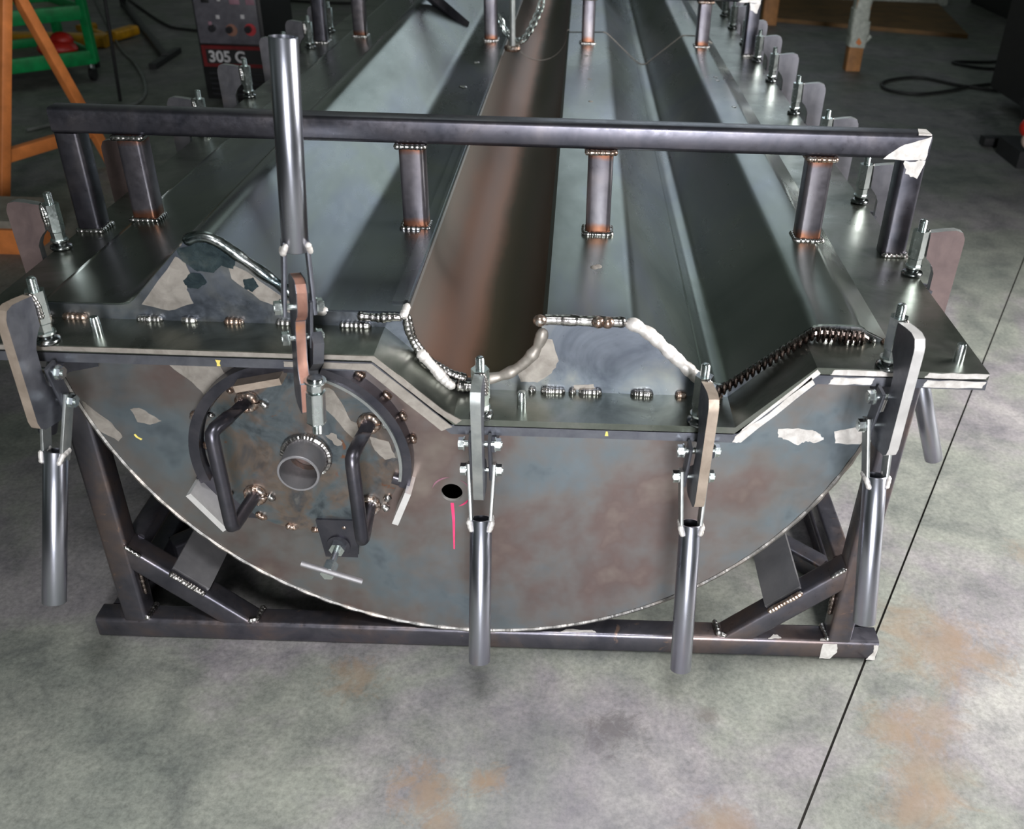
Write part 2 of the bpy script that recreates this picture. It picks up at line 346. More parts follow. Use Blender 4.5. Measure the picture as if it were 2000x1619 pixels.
def bead(bm, pts, r, pitch=None, jit=0.25, mat=0, flat=1.0):
    """one continuous weld run: a tube whose radius ripples along its length"""
    pts = [Vector(p) for p in pts]; pitch = max(pitch or r, r * 0.8); st = max(r * 0.28, 0.0012)
    res = [pts[0]]; carry = 0.0; L = 0.0
    for i in range(len(pts) - 1):
        seg = pts[i + 1] - pts[i]; n = max(1, int(seg.length / st))
        for k in range(1, n + 1): res.append(pts[i] + seg * (k / n))
        L += seg.length
    N = len(res); closed = (pts[0] - pts[-1]).length < 1e-6 and N > 12
    rings = []; prev = None; d = 0.0; off = Vector((0, 0, 0)); nn = 8; ph = random.uniform(0, 3)
    for i in range(N):
        if i: d += (res[i] - res[i - 1]).length
        t = res[min(i + 1, N - 1)] - res[max(i - 1, 0)]
        if t.length < 1e-9: t = Vector((1, 0, 0))
        t.normalize()
        if prev is None: _, a, b = frame_for(t)
        else:
            a = prev - t * prev.dot(t)
            a.normalize(); b = t.cross(a)
        prev = a
        w = abs(math.sin(PI * (d / pitch) + ph))
        rr = r * (0.88 + 0.17 * w) * (1 + jit * 0.22 * math.sin(d * 130 + ph * 3) + random.uniform(-jit, jit) * 0.10)
        if not closed:
            e_ = min(d, L - d) / (r * 1.1)
            if e_ < 1: rr *= max(0.15, math.sqrt(max(0.0, 1 - (1 - e_) ** 2)))
        rings.append([bm.verts.new(res[i] + a * (rr * c) + b * (rr * s_)) for c, s_ in circ(1, nn)])
    for A, B in zip(rings, rings[1:]):
        for k in range(nn): bm.faces.new((A[k], A[(k + 1) % nn], B[(k + 1) % nn], B[k])).material_index = mat
    bm.faces.new(rings[0]).material_index = mat; bm.faces.new(rings[-1][::-1]).material_index = mat
def run(name, pts, r, m, parent, pitch=None, jit=0.3, fix=None):
    bm = BM(); bead(bm, pts, r, pitch, jit)
    if fix: fix(bm)
    return finish(name, bm, m, parent, angle=70)
def patch(bm, poly, y, mat, t=0.0006):
    if mat == 2: t *= 2
    """thin polygon lying on a plate whose face is y"""
    prism(bm, poly, 'y', y - t, y + 0.001, mat)
def jag(poly, amt, n=4):
    out = []
    for i, (x, z) in enumerate(poly):
        x2, z2 = poly[(i + 1) % len(poly)]
        for k in range(n):
            t = k / n
            out.append((x + (x2 - x) * t + (random.uniform(-amt, amt) if k else 0), z + (z2 - z) * t + (random.uniform(-amt, amt) if k else 0)))
    return out

# ------------------------------------------------------------ floor
STAINS = [(0.83, 0.05, 0.11, 0.6, None), (0.90, 0.02, 0.06, 0.5, None), (0.66, -0.17, 0.05, 0.5, None), (0.74, -0.16, 0.06, 0.5, None), (0.70, -0.28, 0.08, 0.5, None), (0.66, -0.36, 0.07, 0.55, None),
          (0.29, -0.43, 0.06, 0.75, None), (-0.42, -0.09, 0.05, 0.5, None), (-0.24, -0.35, 0.05, 0.75, None), (-0.13, -0.33, 0.03, 0.8, None), (-0.2, -0.42, 0.03, 0.6, None),
          (1.16, 0.37, 0.05, 0.4, (0.2, 0.15, 0.11)), (0.11, -0.21, 0.05, 0.75, (0.06, 0.05, 0.05)), (0.30, -0.16, 0.02, 0.6, (0.09, 0.08, 0.07)), (0.0, -0.4, 0.3, 0.3, (0.12, 0.12, 0.14)),
          (2.0, 6.1, 0.5, 0.35, (0.05, 0.055, 0.045)), (1.4, 5.2, 0.6, 0.3, (0.06, 0.065, 0.055)), (3.0, 4.7, 0.5, 0.6, (0.02, 0.02, 0.018)), (-2.5, 5.4, 1.2, 0.4, (0.06, 0.065, 0.05))]
M['floor'] = floor_mat()
M['joint'] = plain('dark_joint', (0.05, 0.046, 0.04), 0.8)
bm = BM()
dx, dy = 0.4758, 0.8796            # joint direction
px0, py0 = 0.6544, 0.0
nx, ny = dy, -dx
def jp(s, o): return (px0 + dx * s + nx * o, py0 + dy * s + ny * o)
g = 0.0024
for sgn in (1, -1):
    a = [jp(-12, g * sgn), jp(30, g * sgn), jp(30, 30 * sgn), jp(-12, 30 * sgn)]
    bm.faces.new([bm.verts.new((x, y, 0)) for x, y in a]).material_index = 0
    w = [jp(-12, g * sgn), jp(30, g * sgn)]
    bm.faces.new([bm.verts.new((w[0][0], w[0][1], 0)), bm.verts.new((w[1][0], w[1][1], 0)), bm.verts.new((w[1][0], w[1][1], -0.006)), bm.verts.new((w[0][0], w[0][1], -0.006))]).material_index = 1
bm.faces.new([bm.verts.new((x, y, -0.006)) for x, y in (jp(-12, g), jp(30, g), jp(30, -g), jp(-12, -g))]).material_index = 1
fl = finish('floor', bm, [M['floor'], M['joint']])
for p in fl.data.polygons: pass
fl['kind'] = 'structure'; fl['label'] = 'stained grey concrete floor with a dark joint line'

# ------------------------------------------------------------ key dimensions
SU, SM = 0.743, 0.624             # seam height at the sides / in the dropped middle
YF = -0.09                        # front edge of flanges
YB = 5.3                          # far end
XL, XR = -1.03, 0.69
TU = 0.013; TL = 0.018            # upper / lower flange thickness
XS = [(XL, SU), (-0.325, SU), (-0.199, SM), (0.292, SM), (0.412, SU + 0.002), (XR, SU)]
def offs(poly, dz): return [(x, z + dz) for x, z in poly]
def flange_bm(front_only_profile, zoff, t, y0, y1, gap=0.0):
    bm = BM(); up = []
    lo = offs(front_only_profile, zoff); hi = []
    # offset along normals so that thickness is even on the slopes
    P = front_only_profile
    for i, (x, z) in enumerate(lo):
        if i in (0, len(lo) - 1): hi.append((x, z + t)); continue
        a = Vector((P[i][0] - P[i - 1][0], P[i][1] - P[i - 1][1])).normalized(); b = Vector((P[i + 1][0] - P[i][0], P[i + 1][1] - P[i][1])).normalized()
        n = (Vector((-a.y, a.x)) + Vector((-b.y, b.x))).normalized(); c = n.dot(Vector((-a.y, a.x)))
        hi.append((x + n.x * t / c, z + n.y * t / c))
    prism(bm, lo + hi[::-1], 'y', y0, y1)
    return bm

# ============================================================ THE TANK
tank = empty('steel_tank', (0, 0, 0), 'long half-round steel tank with heat-tinted front plate and hatch, lying in the cradle', 'tank')
# shell
CX, CZ, RD = -0.165, 0.808, 0.755
def arc_pts(r, z_lim, n=60):
    a1 = math.asin((CZ - z_lim) / r)
    return [(CX - r * math.cos(t), CZ - r * math.sin(t)) for t in [a1 + (PI - 2 * a1) * k / n for k in range(n + 1)]]
ao = arc_pts(RD - 0.004, SU - TL); ai = arc_pts(RD - 0.010, SU - TL)
bm = BM()
prism(bm, ao + ai[::-1], 'y', 0.008, YB)
finish('shell', bm, M['plate'], tank)
# front plate with hole
zb = -TL
fp = [(-0.909, SU + zb), (-0.333, SU + zb), (-0.207, SM + zb), (0.300, SM + zb), (0.420, SU + zb), (0.579, SU + zb)]
bot = [p for p in arc_pts(RD, SU + zb)]
outline = fp + bot[::-1][1:-1]
bm = BM()
HX, HZ, HR = -0.216, 0.413, 0.0205
def plate_with_hole(bm, outline, hole, y, yb, mi):
    ov = [bm.verts.new((x, y, z)) for x, z in outline]
    hv = [bm.verts.new((x, y, z)) for x, z in hole]
    oe = [bm.edges.new((ov[i], ov[(i + 1) % len(ov)])) for i in range(len(ov))]
    he = [bm.edges.new((hv[i], hv[(i + 1) % len(hv)])) for i in range(len(hv))]
    r = bmesh.ops.triangle_fill(bm, use_beauty=True, use_dissolve=False, edges=oe + he)
    for f in [g_ for g_ in r['geom'] if isinstance(g_, bmesh.types.BMFace)]: f.material_index = mi
    for ring, m2 in ((outline, mi), (hole, 2)):
        a = [bm.verts.new((x, y, z)) for x, z in ring]; b = [bm.verts.new((x, yb, z)) for x, z in ring]
        for i in range(len(ring)): bm.faces.new((a[i], a[(i + 1) % len(ring)], b[(i + 1) % len(ring)], b[i])).material_index = m2
hole = [(HX + HR * c, HZ + HR * s) for c, s in circ(1, 32)]
plate_with_hole(bm, outline, hole, 0.0, 0.008, 0)
# worn and ground patches, paint marks: flat on the plate
for poly, mt in (([(-0.735, 0.722), (-0.655, 0.722), (-0.62, 0.690), (-0.60, 0.640), (-0.645, 0.605), (-0.67, 0.640), (-0.705, 0.675)], 1),
                 ([(-0.878, 0.595), (-0.862, 0.575), (-0.835, 0.548), (-0.822, 0.52), (-0.832, 0.508), (-0.862, 0.53), (-0.876, 0.56)], 1),
                 ([(-0.795, 0.580), (-0.778, 0.583), (-0.757, 0.568), (-0.742, 0.556), (-0.765, 0.547), (-0.787, 0.552)], 1),
                 ([(0.384, 0.580), (0.42, 0.583), (0.447, 0.58), (0.462, 0.572), (0.470, 0.560), (0.455, 0.552), (0.438, 0.556), (0.425, 0.546), (0.400, 0.558), (0.386, 0.562)], 2 + 1),
                 ([(0.486, 0.578), (0.51, 0.585), (0.552, 0.592), (0.549, 0.552), (0.515, 0.551), (0.492, 0.553)], 3),
                 ([(0.25, 0.603), (0.33, 0.610), (0.365, 0.650), (0.40, 0.690), (0.425, 0.720), (0.41, 0.720), (0.37, 0.69), (0.34, 0.655), (0.315, 0.622), (0.29, 0.606), (0.25, 0.606)], 3)):
    patch(bm, jag(poly, 0.0016), 0.0, mt)
for poly, mt in (([(HX - 0.0035, HZ - HR - 0.004), (HX + 0.003, HZ - HR - 0.004), (HX + 0.004, 0.35), (HX + 0.001, 0.274), (HX - 0.002, 0.274), (HX - 0.0015, 0.35)], 4),
                 ([(-0.800, 0.524), (-0.797, 0.526), (-0.793, 0.519), (-0.786, 0.515), (-0.789, 0.512), (-0.797, 0.518)], 5)):
    patch(bm, poly, 0.0, mt)
ringpts = [(1.0, k) for k in range(41)]
for a0, a1, mt, rr in ((-40, 60, 6, 1.75), (95, 165, 6, 1.85), (-70, -20, 4, 1.72)):
    o_, i_ = [], []
    for k in range(13):
        a = R(a0 + (a1 - a0) * k / 12); w = 0.0016 * math.sin(PI * k / 12) + 0.0002
        o_.append((HX + (HR * rr + w) * math.cos(a), HZ + (HR * rr * 0.95 + w) * math.sin(a))); i_.append((HX + (HR * rr - w) * math.cos(a), HZ + (HR * rr * 0.95 - w) * math.sin(a)))
    patch(bm, o_ + i_[::-1], 0.0, mt)
fpl = finish('front_plate', bm, [M['plate'], M['ground_dull'], M['ground'], M['ground'], M['pink'], M['yellowmark'], M['pinkdull']], tank)
# rim weld along the edge of the front plate
bm = BM(); pr_ = arc_pts(RD - 0.001, SU - TL - 0.02, 160)
bead(bm, [(x, 0.003, z) for x, z in pr_], 0.0060, 0.05, 0.30)
finish('rim_weld', bm, M['rim'], tank)
# lower flange: front stepped bar and the two side strips
bm = flange_bm(XS, -TL, TL - 0.0012, YF, 0.006)
def front_marks(bm, z0, z1, spans, mat):
    for x0, x1 in spans:
        patch(bm, jag([(x0, z0), (x1, z0 + 0.001), (x1 + 0.004, z1), (x0 + 0.006, z1)], 0.0012, 5), YF, mat)
front_marks(bm, SU - TL + 0.003, SU - 0.002, [(0.43, 0.50), (0.585, 0.684)], 1)
patch(bm, jag([(0.285, SM - 0.017), (0.30, SM - 0.017), (0.408, SU - 0.016), (0.40, SU - 0.003), (0.34, 0.667), (0.29, SM - 0.003)], 0.001), YF, 1)
patch(bm, jag([(-0.47, SU - 0.014), (-0.335, SU - 0.016), (-0.215, SM - 0.012), (-0.196, SM - 0.003), (-0.325, SU - 0.003), (-0.47, SU - 0.004)], 0.0008), YF, 2)
patch(bm, [(-0.582, 0.7265), (-0.576, 0.7265), (-0.5765, 0.732), (-0.574, 0.7375), (-0.583, 0.738), (-0.581, 0.732)], YF, 3)
patch(bm, [(0.0655, 0.612), (0.0715, 0.612), (0.070, 0.621), (0.067, 0.621)], YF, 3)
finish('front_flange', bm, [M['clampf'], M['ground'], M['ground_dull'], M['yellowmark']], tank)
for nm, x0, x1 in (('side_flange', XL, -0.905), ('side_flange', 0.575, XR)):
    bm = BM(); box(bm, (x0, 0.006, SU - TL), (x1, YB, SU - 0.0012)); finish(nm, bm, M['clampf'], tank)
# guide pins through the flange
for x, z in ((-0.791, SU), (-0.080, SM), (0.652, SU)):
    bm = BM(); n = 20; rings = []
    for r, h in ((0.0085, -0.002), (0.0085, 0.014), (0.0075, 0.030), (0.0062, 0.0325)):
        rings.append([bm.verts.new((x + r * c, -0.047 + r * s, z + TU + h)) for c, s in circ(1, n)])
    for A, B in zip(rings, rings[1:]):
        for i in range(n): bm.faces.new((A[i], A[(i + 1) % n], B[(i + 1) % n], B[i]))
    bm.faces.new(rings[-1]); bm.faces.new(rings[0][::-1])
    finish('guide_pin', bm, M['zinc'], tank)
# hatch ring welded on the front plate (open at the bottom)
HCX, HCZ = -0.486, 0.500
def arc_band(bm, cx, cz, ri, ro, y0, y1, a0, a1, n, mat=0):
    P = []
    for k in range(n + 1):
        a = R(a0 + (a1 - a0) * k / n); c, s = math.cos(a), math.sin(a)
        P.append([bm.verts.new((cx + r * c, y, cz + r * s)) for r, y in ((ri, y0), (ro, y0), (ro, y1), (ri, y1))])
    for A, B in zip(P, P[1:]):
        for i in range(4): bm.faces.new((A[i], A[(i + 1) % 4], B[(i + 1) % 4], B[i])).material_index = mat
    bm.faces.new(P[0]).material_index = mat; bm.faces.new(P[-1][::-1]).material_index = mat
bm = BM(); arc_band(bm, HCX, HCZ, 0.184, 0.203, 0.0, -0.032, -17, 197, 72)
ring = finish('hatch_ring', bm, M['tube'], tank, bevel=0.0015)
bm = BM(); arc_band(bm, HCX, HCZ, 0.181, 0.1865, 0.0, -0.037, -12, 82, 40)
finish('inner_lip', bm, M['cut_grey'], ring)
for a in (10, 24, 38, 55, 160, 185):
    a_ = R(a); run('ring_tack_weld', [(HCX + 0.207 * math.cos(a_ + t), -0.003, HCZ + 0.207 * math.sin(a_ + t)) for t in (-0.05, 0, 0.05)], 0.0065, M['weld_rust'], ring)
# retaining clips around the hatch
def bar_between(bm, p0, p1, w, t, depthdir, mat=0):
    sweep(bm, p0, p1, [(-w / 2, -t / 2), (w / 2, -t / 2), (w / 2, t / 2), (-w / 2, t / 2)], mat, True, depthdir)
bm = BM(); sweep(bm, (-0.574, -0.040, 0.662), (-0.492, -0.040, 0.681), [(-0.0065, -0.018), (0.0065, -0.018), (0.0065, 0.018), (-0.0065, 0.018)], 0, True, (0, 1, 0))
finish('retaining_clip', bm, M['cut_tan'], tank, bevel=0.001)
bm = BM(); prism(bm, [(-0.680, 0.452), (-0.655, 0.475), (-0.585, 0.345), (-0.638, 0.348), (-0.697, 0.438)], 'y', -0.012, -0.0)
sweep(bm, (-0.695, -0.03, 0.434), (-0.640, -0.03, 0.352), [(-0.006, -0.03), (0.006, -0.03), (0.006, 0.022), (-0.006, 0.022)], 1, True, (0, 1, 0))
finish('retaining_clip', bm, [M['tube'], M['cut_white']], tank, bevel=0.001)
bm = BM(); sweep(bm, (-0.289, -0.035, 0.448), (-0.318, -0.035, 0.375), [(-0.006, -0.02), (0.006, -0.02), (0.006, 0.035), (-0.006, 0.035)], 1, True, (0, 1, 0))
finish('retaining_clip', bm, [M['tube'], M['cut_white']], tank, bevel=0.001)

# ============================================================ HATCH COVER
hc = empty('hatch_cover', (HCX, -0.012, HCZ), 'round hatch cover with two bar handles and a short pipe stub', 'hatch cover')
def hloc(bm): bmesh.ops.translate(bm, verts=bm.verts, vec=(-HCX, 0.012, -HCZ)); return bm
bm = BM()
RP, PXc, PZc = 0.030, -0.480, 0.4995
out = [(HCX + 0.181 * math.cos(2 * PI * k / 72), HCZ + 0.181 * math.sin(2 * PI * k / 72)) for k in range(72)]
hol = [(PXc + 0.033 * c, PZc + 0.033 * s) for c, s in circ(1, 32)]
plate_with_hole(bm, out, hol, -0.014, -0.001, 0)
patch(bm, jag([(-0.455, 0.655), (-0.415, 0.640), (-0.395, 0.59), (-0.365, 0.55), (-0.385, 0.535), (-0.42, 0.585), (-0.445, 0.615)], 0.003), -0.014, 1)
patch(bm, jag([(-0.36, 0.545), (-0.325, 0.535), (-0.315, 0.50), (-0.335, 0.495), (-0.352, 0.515)], 0.0015), -0.014, 1)
patch(bm, jag([(-0.44, 0.545), (-0.425, 0.55), (-0.41, 0.53), (-0.42, 0.522)], 0.002), -0.014, 1)
finish('cover_plate', hloc(bm), [M['disc'], M['ground_dull'], M['disc']], hc)
bm = BM(); pipe(bm, (PXc, -0.012, PZc), (PXc, -0.074, PZc), 0.0385, 0.034, 36)
stub = finish('pipe_stub', hloc(bm), M['rail'], hc)
bm = BM()
bead(bm, [(PXc + 0.042 * math.cos(t), -0.017, PZc + 0.042 * math.sin(t)) for t in [2 * PI * k / 40 for k in range(41)]], 0.0065, 0.006, 0.3)
finish('stub_weld', hloc(bm), M['weld'], stub)
for x, zt, zb_, yy, xt, xb in ((-0.602, 0.613, 0.405, -0.118, -0.572, -0.588), (-0.366, 0.575, 0.389, -0.125, -0.357, -0.372)):
    bm = BM()
    A, B = Vector((xt, -0.014, zt)), Vector((xb, -0.014, zb_)); C_, D_ = Vector((x, yy, zt)), Vector((x + 0.002, yy, zb_))
    pts = [A, A.lerp(C_, 0.55), A.lerp(C_, 0.9), C_ + Vector((0, 0.002, -0.005)), C_ + Vector((0, 0, -0.016)), D_ + Vector((0, 0, 0.016)), D_ + Vector((0, 0.002, 0.005)), B.lerp(D_, 0.9), B.lerp(D_, 0.55), B]
    path_tube(bm, pts, 0.0125, 16)
    h = finish('bar_handle', hloc(bm), M['tube'], hc, angle=60)
    for q in (A, B):
        run('handle_weld', [(q.x + 0.015 * math.cos(t), -0.017, q.z + 0.015 * math.sin(t)) for t in [2 * PI * k / 20 for k in range(21)]], 0.0075, M['weld_rust'], h, 0.008, 0.5, hloc)
        run('spatter', [(q.x + 0.022, -0.015, q.z + 0.004), (q.x + 0.036, -0.015, q.z - 0.012)], 0.007, M['weld'], h, 0.008, 0.5, hloc)
for a, ln in ((-150, 5), (-128, 8), (-108, 8), (-92, 7), (-72, 4), (-52, 5), (-35, 6), (-20, 5), (150, 5), (172, 6), (128, 5)):
    t0 = R(a); run('edge_weld', [(HCX + 0.176 * math.cos(t0 + R(k)), -0.015, HCZ + 0.176 * math.sin(t0 + R(k))) for k in range(0, ln + 1, 2)], 0.0068, M['weld'] if a % 4 else M['weld_rust'], hc, 0.007, 0.45, hloc)
bm = BM(); rhs(bm, (-0.322, -0.014, 0.458), (-0.292, -0.014, 0.447), 0.028, 0.02, 0.005); finish('stop_block', hloc(bm), M['tube'], hc)
# screw with tee bar on its lug
sc = empty('tee_bar_screw', (-0.444, -0.03, 0.286), 'zinc screw with a loose dark tee bar through a lug below the hatch cover', 'clamp screw')
def sloc(bm): bmesh.ops.translate(bm, verts=bm.verts, vec=(0.444, 0.03, -0.286)); return bm
bm = BM(); prism(bm, [(-0.478, 0.352), (-0.400, 0.352), (-0.406, 0.262), (-0.468, 0.262)], 'y', -0.020, -0.010)
finish('lug', sloc(bm), M['tube'], sc, bevel=0.001)
bm = BM(); d = Vector((-0.018, -0.99, 0.02)).normalized(); q = Vector((-0.440, -0.020, 0.292))
rod(bm, q, q + d * 0.090, 0.0068); finish('screw', sloc(bm), M['zinc'], sc)
bm = BM(); rod(bm, q, q + d * 0.004, 0.023); finish('washer', sloc(bm), M['tube'], sc)
bm = BM(); hexa(bm, q + d * 0.004, d, 0.0155, 0.014); finish('nut', sloc(bm), M['zinc'], sc)
bm = BM(); hexa(bm, q + d * 0.060, d, 0.0145, 0.028); finish('nut', sloc(bm), M['zinc'], sc)
bm = BM(); rod(bm, (-0.4885, -0.108, 0.3185), (-0.3775, -0.108, 0.2775), 0.0055); finish('tee_bar', sloc(bm), M['rail'], sc)

# ============================================================ THE LID
lid = empty('ribbed_lid', (0, 0, 0), 'long folded steel lid with ridge, round groove and flat-topped ribs, clamped on the tank', 'lid')
ZT = 0.784
def arcp(cx, cz, r, a0, a1, n): return [(cx + r * math.cos(R(a0 + (a1 - a0) * k / n)), cz + r * math.sin(R(a0 + (a1 - a0) * k / n))) for k in range(n + 1)]
left = [(-0.938, SU + TU - 0.002), (-0.912, ZT - 0.003), (-0.900, ZT), (-0.775, ZT), (-0.755, ZT + 0.004), (-0.742, ZT + 0.016), (-0.652, 0.893)] + \
       arcp(-0.612, 0.872, 0.043, 148, 52, 8) + [(-0.572, 0.897), (-0.448, ZT + 0.010), (-0.432, ZT + 0.002), (-0.415, ZT), (-0.285, ZT)]
groove = [(-0.285, ZT), (-0.277, ZT - 0.004)] + arcp(-0.163, 0.776, 0.1155, 182, 358, 28) + [(-0.048, ZT - 0.004), (-0.040, ZT)]
right = [(-0.040, ZT), (0.098, ZT), (0.112, ZT - 0.003), (0.124, ZT - 0.012), (0.238, 0.674)] + arcp(0.268, 0.699, 0.036, 222, 305, 6) + \
        [(0.300, 0.681), (0.410, ZT - 0.008), (0.420, ZT - 0.001), (0.432, ZT + 0.002), (0.492, ZT + 0.002), (0.503, ZT - 0.001), (0.511, ZT - 0.008), (0.545, SU + TU + 0.004), (0.557, SU + TU - 0.002)]
def sheet(profile, t, y0, y1, name, mat, parent, down=True, ny=1):
    bm = BM(); P = profile; lo = []
    for i, (x, z) in enumerate(P):
        a = Vector((P[i][0] - P[max(i - 1, 0)][0], P[i][1] - P[max(i - 1, 0)][1])); b = Vector((P[min(i + 1, len(P) - 1)][0] - P[i][0], P[min(i + 1, len(P) - 1)][1] - P[i][1]))
        d_ = a.normalized() + b.normalized(); d_.normalize(); lo.append((x + d_.y * t, z - d_.x * t))
    prism(bm, list(P) + lo[::-1], 'y', y0, y1)
    return finish(name, bm, mat, parent, angle=40)
YW = 0.016
sheet(left, 0.005, YW, YB, 'ridge_sheet', M['lid'], lid)
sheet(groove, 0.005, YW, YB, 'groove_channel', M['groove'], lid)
sheet(right, 0.005, YW, YB, 'rib_sheet', M['lid'], lid)
# upper flange
bm = flange_bm(XS, 0.0008, TU - 0.0008, YF, 0.020)
front_marks(bm, SU + 0.0025, SU + TU - 0.001, [(0.430, 0.545), (0.585, 0.686)], 1)
patch(bm, jag([(0.296, SM + 0.003), (0.300, SM + 0.011), (0.408, SU + 0.012), (0.414, SU + 0.004)], 0.0006), YF, 1)
patch(bm, jag([(-0.99, SU + 0.003), (-0.34, SU + 0.003), (-0.325, SU + 0.003), (-0.22, SM + 0.025), (-0.19, SM + 0.003), (-0.18, SM + 0.011), (-0.21, SM + 0.03), (-0.32, SU + 0.011), (-0.99, SU + 0.011)], 0.0006, 5), YF, 2)
ff = finish('front_flange', bm, [M['flange'], M['ground'], M['ground_dull']], lid)
for x0, x1 in ((XL, -0.925), (0.552, XR)):
    bm = BM(); box(bm, (x0, 0.020, SU + 0.0008), (x1, YB, SU + TU)); finish('side_flange', bm, M['flange'], lid)
# end plate closing the profile at the front
prof = left + groove[1:-1] + right
top = [(x, z - 0.003) for x, z in prof]
low = [(-0.936, SU + TU - 0.002), (-0.318, SU + TU - 0.002), (-0.192, SM + TU - 0.002), (0.286, SM + TU - 0.002), (0.405, SU + TU - 0.002), (0.555, SU + TU - 0.002)]
def interp(P, x):
    for (x0, z0_), (x1, z1_) in zip(P, P[1:]):
        if x0 <= x <= x1 and x1 > x0: return z0_ + (z1_ - z0_) * (x - x0) / (x1 - x0)
    return P[-1][1] if x > P[-1][0] else P[0][1]
bm = BM(); f0 = []; f1 = []
NX = 260
for k in range(NX + 1):
    x = -0.934 + (0.553 + 0.934) * k / NX
    zt = interp([(a, b) for a, b in prof], x) - 0.002
    if -0.2785 < x < -0.0475: zt = 0.776 - math.sqrt(max(0, 0.1155 ** 2 - (x + 0.163) ** 2)) - 0.002
    zl = interp(low, x); zt = max(zt, zl + 0.0005)
    f0.append([bm.verts.new((x, 0.012, zl)), bm.verts.new((x, 0.012, zt))]); f1.append([bm.verts.new((x, 0.018, zl)), bm.verts.new((x, 0.018, zt))])
for k in range(NX):
    bm.faces.new((f0[k][0], f0[k + 1][0], f0[k + 1][1], f0[k][1])); bm.faces.new((f1[k][0], f1[k][1], f1[k + 1][1], f1[k + 1][0]))
    bm.faces.new((f0[k][1], f0[k + 1][1], f1[k + 1][1], f1[k][1])); bm.faces.new((f0[k][0], f1[k][0], f1[k + 1][0], f0[k + 1][0]))
# heat and grinding patches on the ridge end
for poly, mt in (([(-0.735, 0.785), (-0.66, 0.875), (-0.645, 0.865), (-0.64, 0.84), (-0.652, 0.815), (-0.645, 0.79), (-0.69, 0.775)], 1),
                 ([(-0.575, 0.868), (-0.545, 0.852), (-0.465, 0.785), (-0.475, 0.775), (-0.53, 0.80), (-0.572, 0.838)], 1),
                 ([(-0.655, 0.888), (-0.612, 0.903), (-0.585, 0.895), (-0.560, 0.872), (-0.566, 0.856), (-0.585, 0.862), (-0.600, 0.848), (-0.628, 0.850), (-0.650, 0.868)], 2),
                 ([(-0.655, 0.832), (-0.640, 0.846), (-0.622, 0.845), (-0.615, 0.83), (-0.632, 0.818), (-0.650, 0.82)], 2),
                 ([(-0.552, 0.838), (-0.535, 0.842), (-0.528, 0.826), (-0.540, 0.815), (-0.553, 0.822)], 2),
                 ([(-0.06, 0.725), (-0.045, 0.745), (-0.03, 0.742), (-0.018, 0.70), (-0.03, 0.675), (-0.055, 0.655), (-0.085, 0.655), (-0.09, 0.672), (-0.065, 0.695)], 1),
                 ([(0.01, 0.652), (0.045, 0.655), (0.05, 0.644), (0.01, 0.643)], 1)):
    patch(bm, jag(poly, 0.0012), 0.012, mt)
finish('end_plate', bm, [M['endplate'], M['ground_dull'], M['blued']], lid, angle=30)
# weld beads along the profile at the front
def gsmooth(pts, per=4): return smooth_path(pts, per)
L_ = [(x, 0.0185, z - 0.0060) for x, z in left]
run('end_weld', L_[6:9], 0.0060, M['ground_dull'], lid, 0.05, 0.25)
run('end_weld', gsmooth([(x, 0.018, z) for x, y, z in L_[8:18]], 2), 0.0105, M['bluedweld'], lid, 0.06, 0.25)
run('end_weld', [(x, y - 0.001, z + 0.001) for x, y, z in L_[17:20]], 0.0088, M['ground'], lid, 0.06, 0.3)
U = [(x, 0.010, z) for x, z in arcp(-0.163, 0.776, 0.117, 176, 262, 20)]
run('end_weld', U, 0.0088, M['weld'], lid, 0.009, 0.35)
run('end_weld', [(-0.365, 0.004, ZT - 0.004), (-0.325, 0.002, ZT - 0.006), (-0.30, 0.0, ZT - 0.002), (-0.285, 0.0, ZT - 0.004)], 0.008, M['weld'], lid, 0.01, 0.5)
run('weld_lump', [(-0.285, -0.004, 0.783), (-0.281, 0.03, 0.792)], 0.0075, M['ground'], lid)
run('end_weld', [(-0.262, -0.006, 0.722), (-0.235, -0.010, 0.690), (-0.215, -0.012, 0.665), (-0.200, -0.012, 0.652)], 0.0095, M['ground'], lid, 0.009, 0.5)
run('end_weld', [(-0.20, -0.005, 0.655), (-0.185, 0.0, 0.650), (-0.14, 0.0, 0.648)], 0.011, M['weld'], lid, 0.011, 0.5)
run('end_weld', [(x, 0.012, z) for x, z in arcp(-0.163, 0.776, 0.118, 272, 354, 24)], 0.0105, M['ground_dull'], lid, 0.03, 0.4)
run('end_weld', [(-0.05, 0.015, ZT - 0.007), (-0.035, 0.015, ZT - 0.005), (0.05, 0.015, ZT - 0.006), (0.098, 0.015, ZT - 0.006)], 0.0105, M['weld'], lid, 0.05, 0.3)
run('end_weld', [(0.094, 0.014, ZT - 0.006), (0.113, 0.013, ZT - 0.010), (0.14, 0.010, 0.758), (0.19, 0.008, 0.712), (0.24, 0.008, 0.666), (0.258, 0.008, 0.655)], 0.0118, M['ground'], lid, 0.025, 0.35)
for xx in (-0.052, 0.048, 0.064):
    bm = BM(); blob(bm, (xx, 0.005, ZT - 0.003), 0.012, 0.011, 0.0105, 0, 12, 8); finish('weld_lump', bm, M['weld_rust'], lid)
bm = BM()                                   # coarse rippled weld on the right slope
a_, b_ = Vector((0.268, 0.006, 0.652)), Vector((0.415, 0.006, ZT - 0.012))
N = 17
path_tube(bm, [a_, b_, Vector((0.432, 0.006, ZT - 0.008)), Vector((0.495, 0.006, ZT - 0.012)), Vector((0.510, 0.006, ZT - 0.022))], 0.0075, 8)
for k in range(N):
    p = a_.lerp(b_, k / (N - 1)); blob(bm, p + Vector((0, -0.003, 0)), 0.0042, 0.012, 0.0125)
for k in range(9):
    blob(bm, (0.425 + 0.0095 * k, 0.001, ZT - 0.011 - 0.0008 * k), 0.0038, 0.011, 0.0145)
finish('rippled_weld', bm, M['weld_dark'], lid)
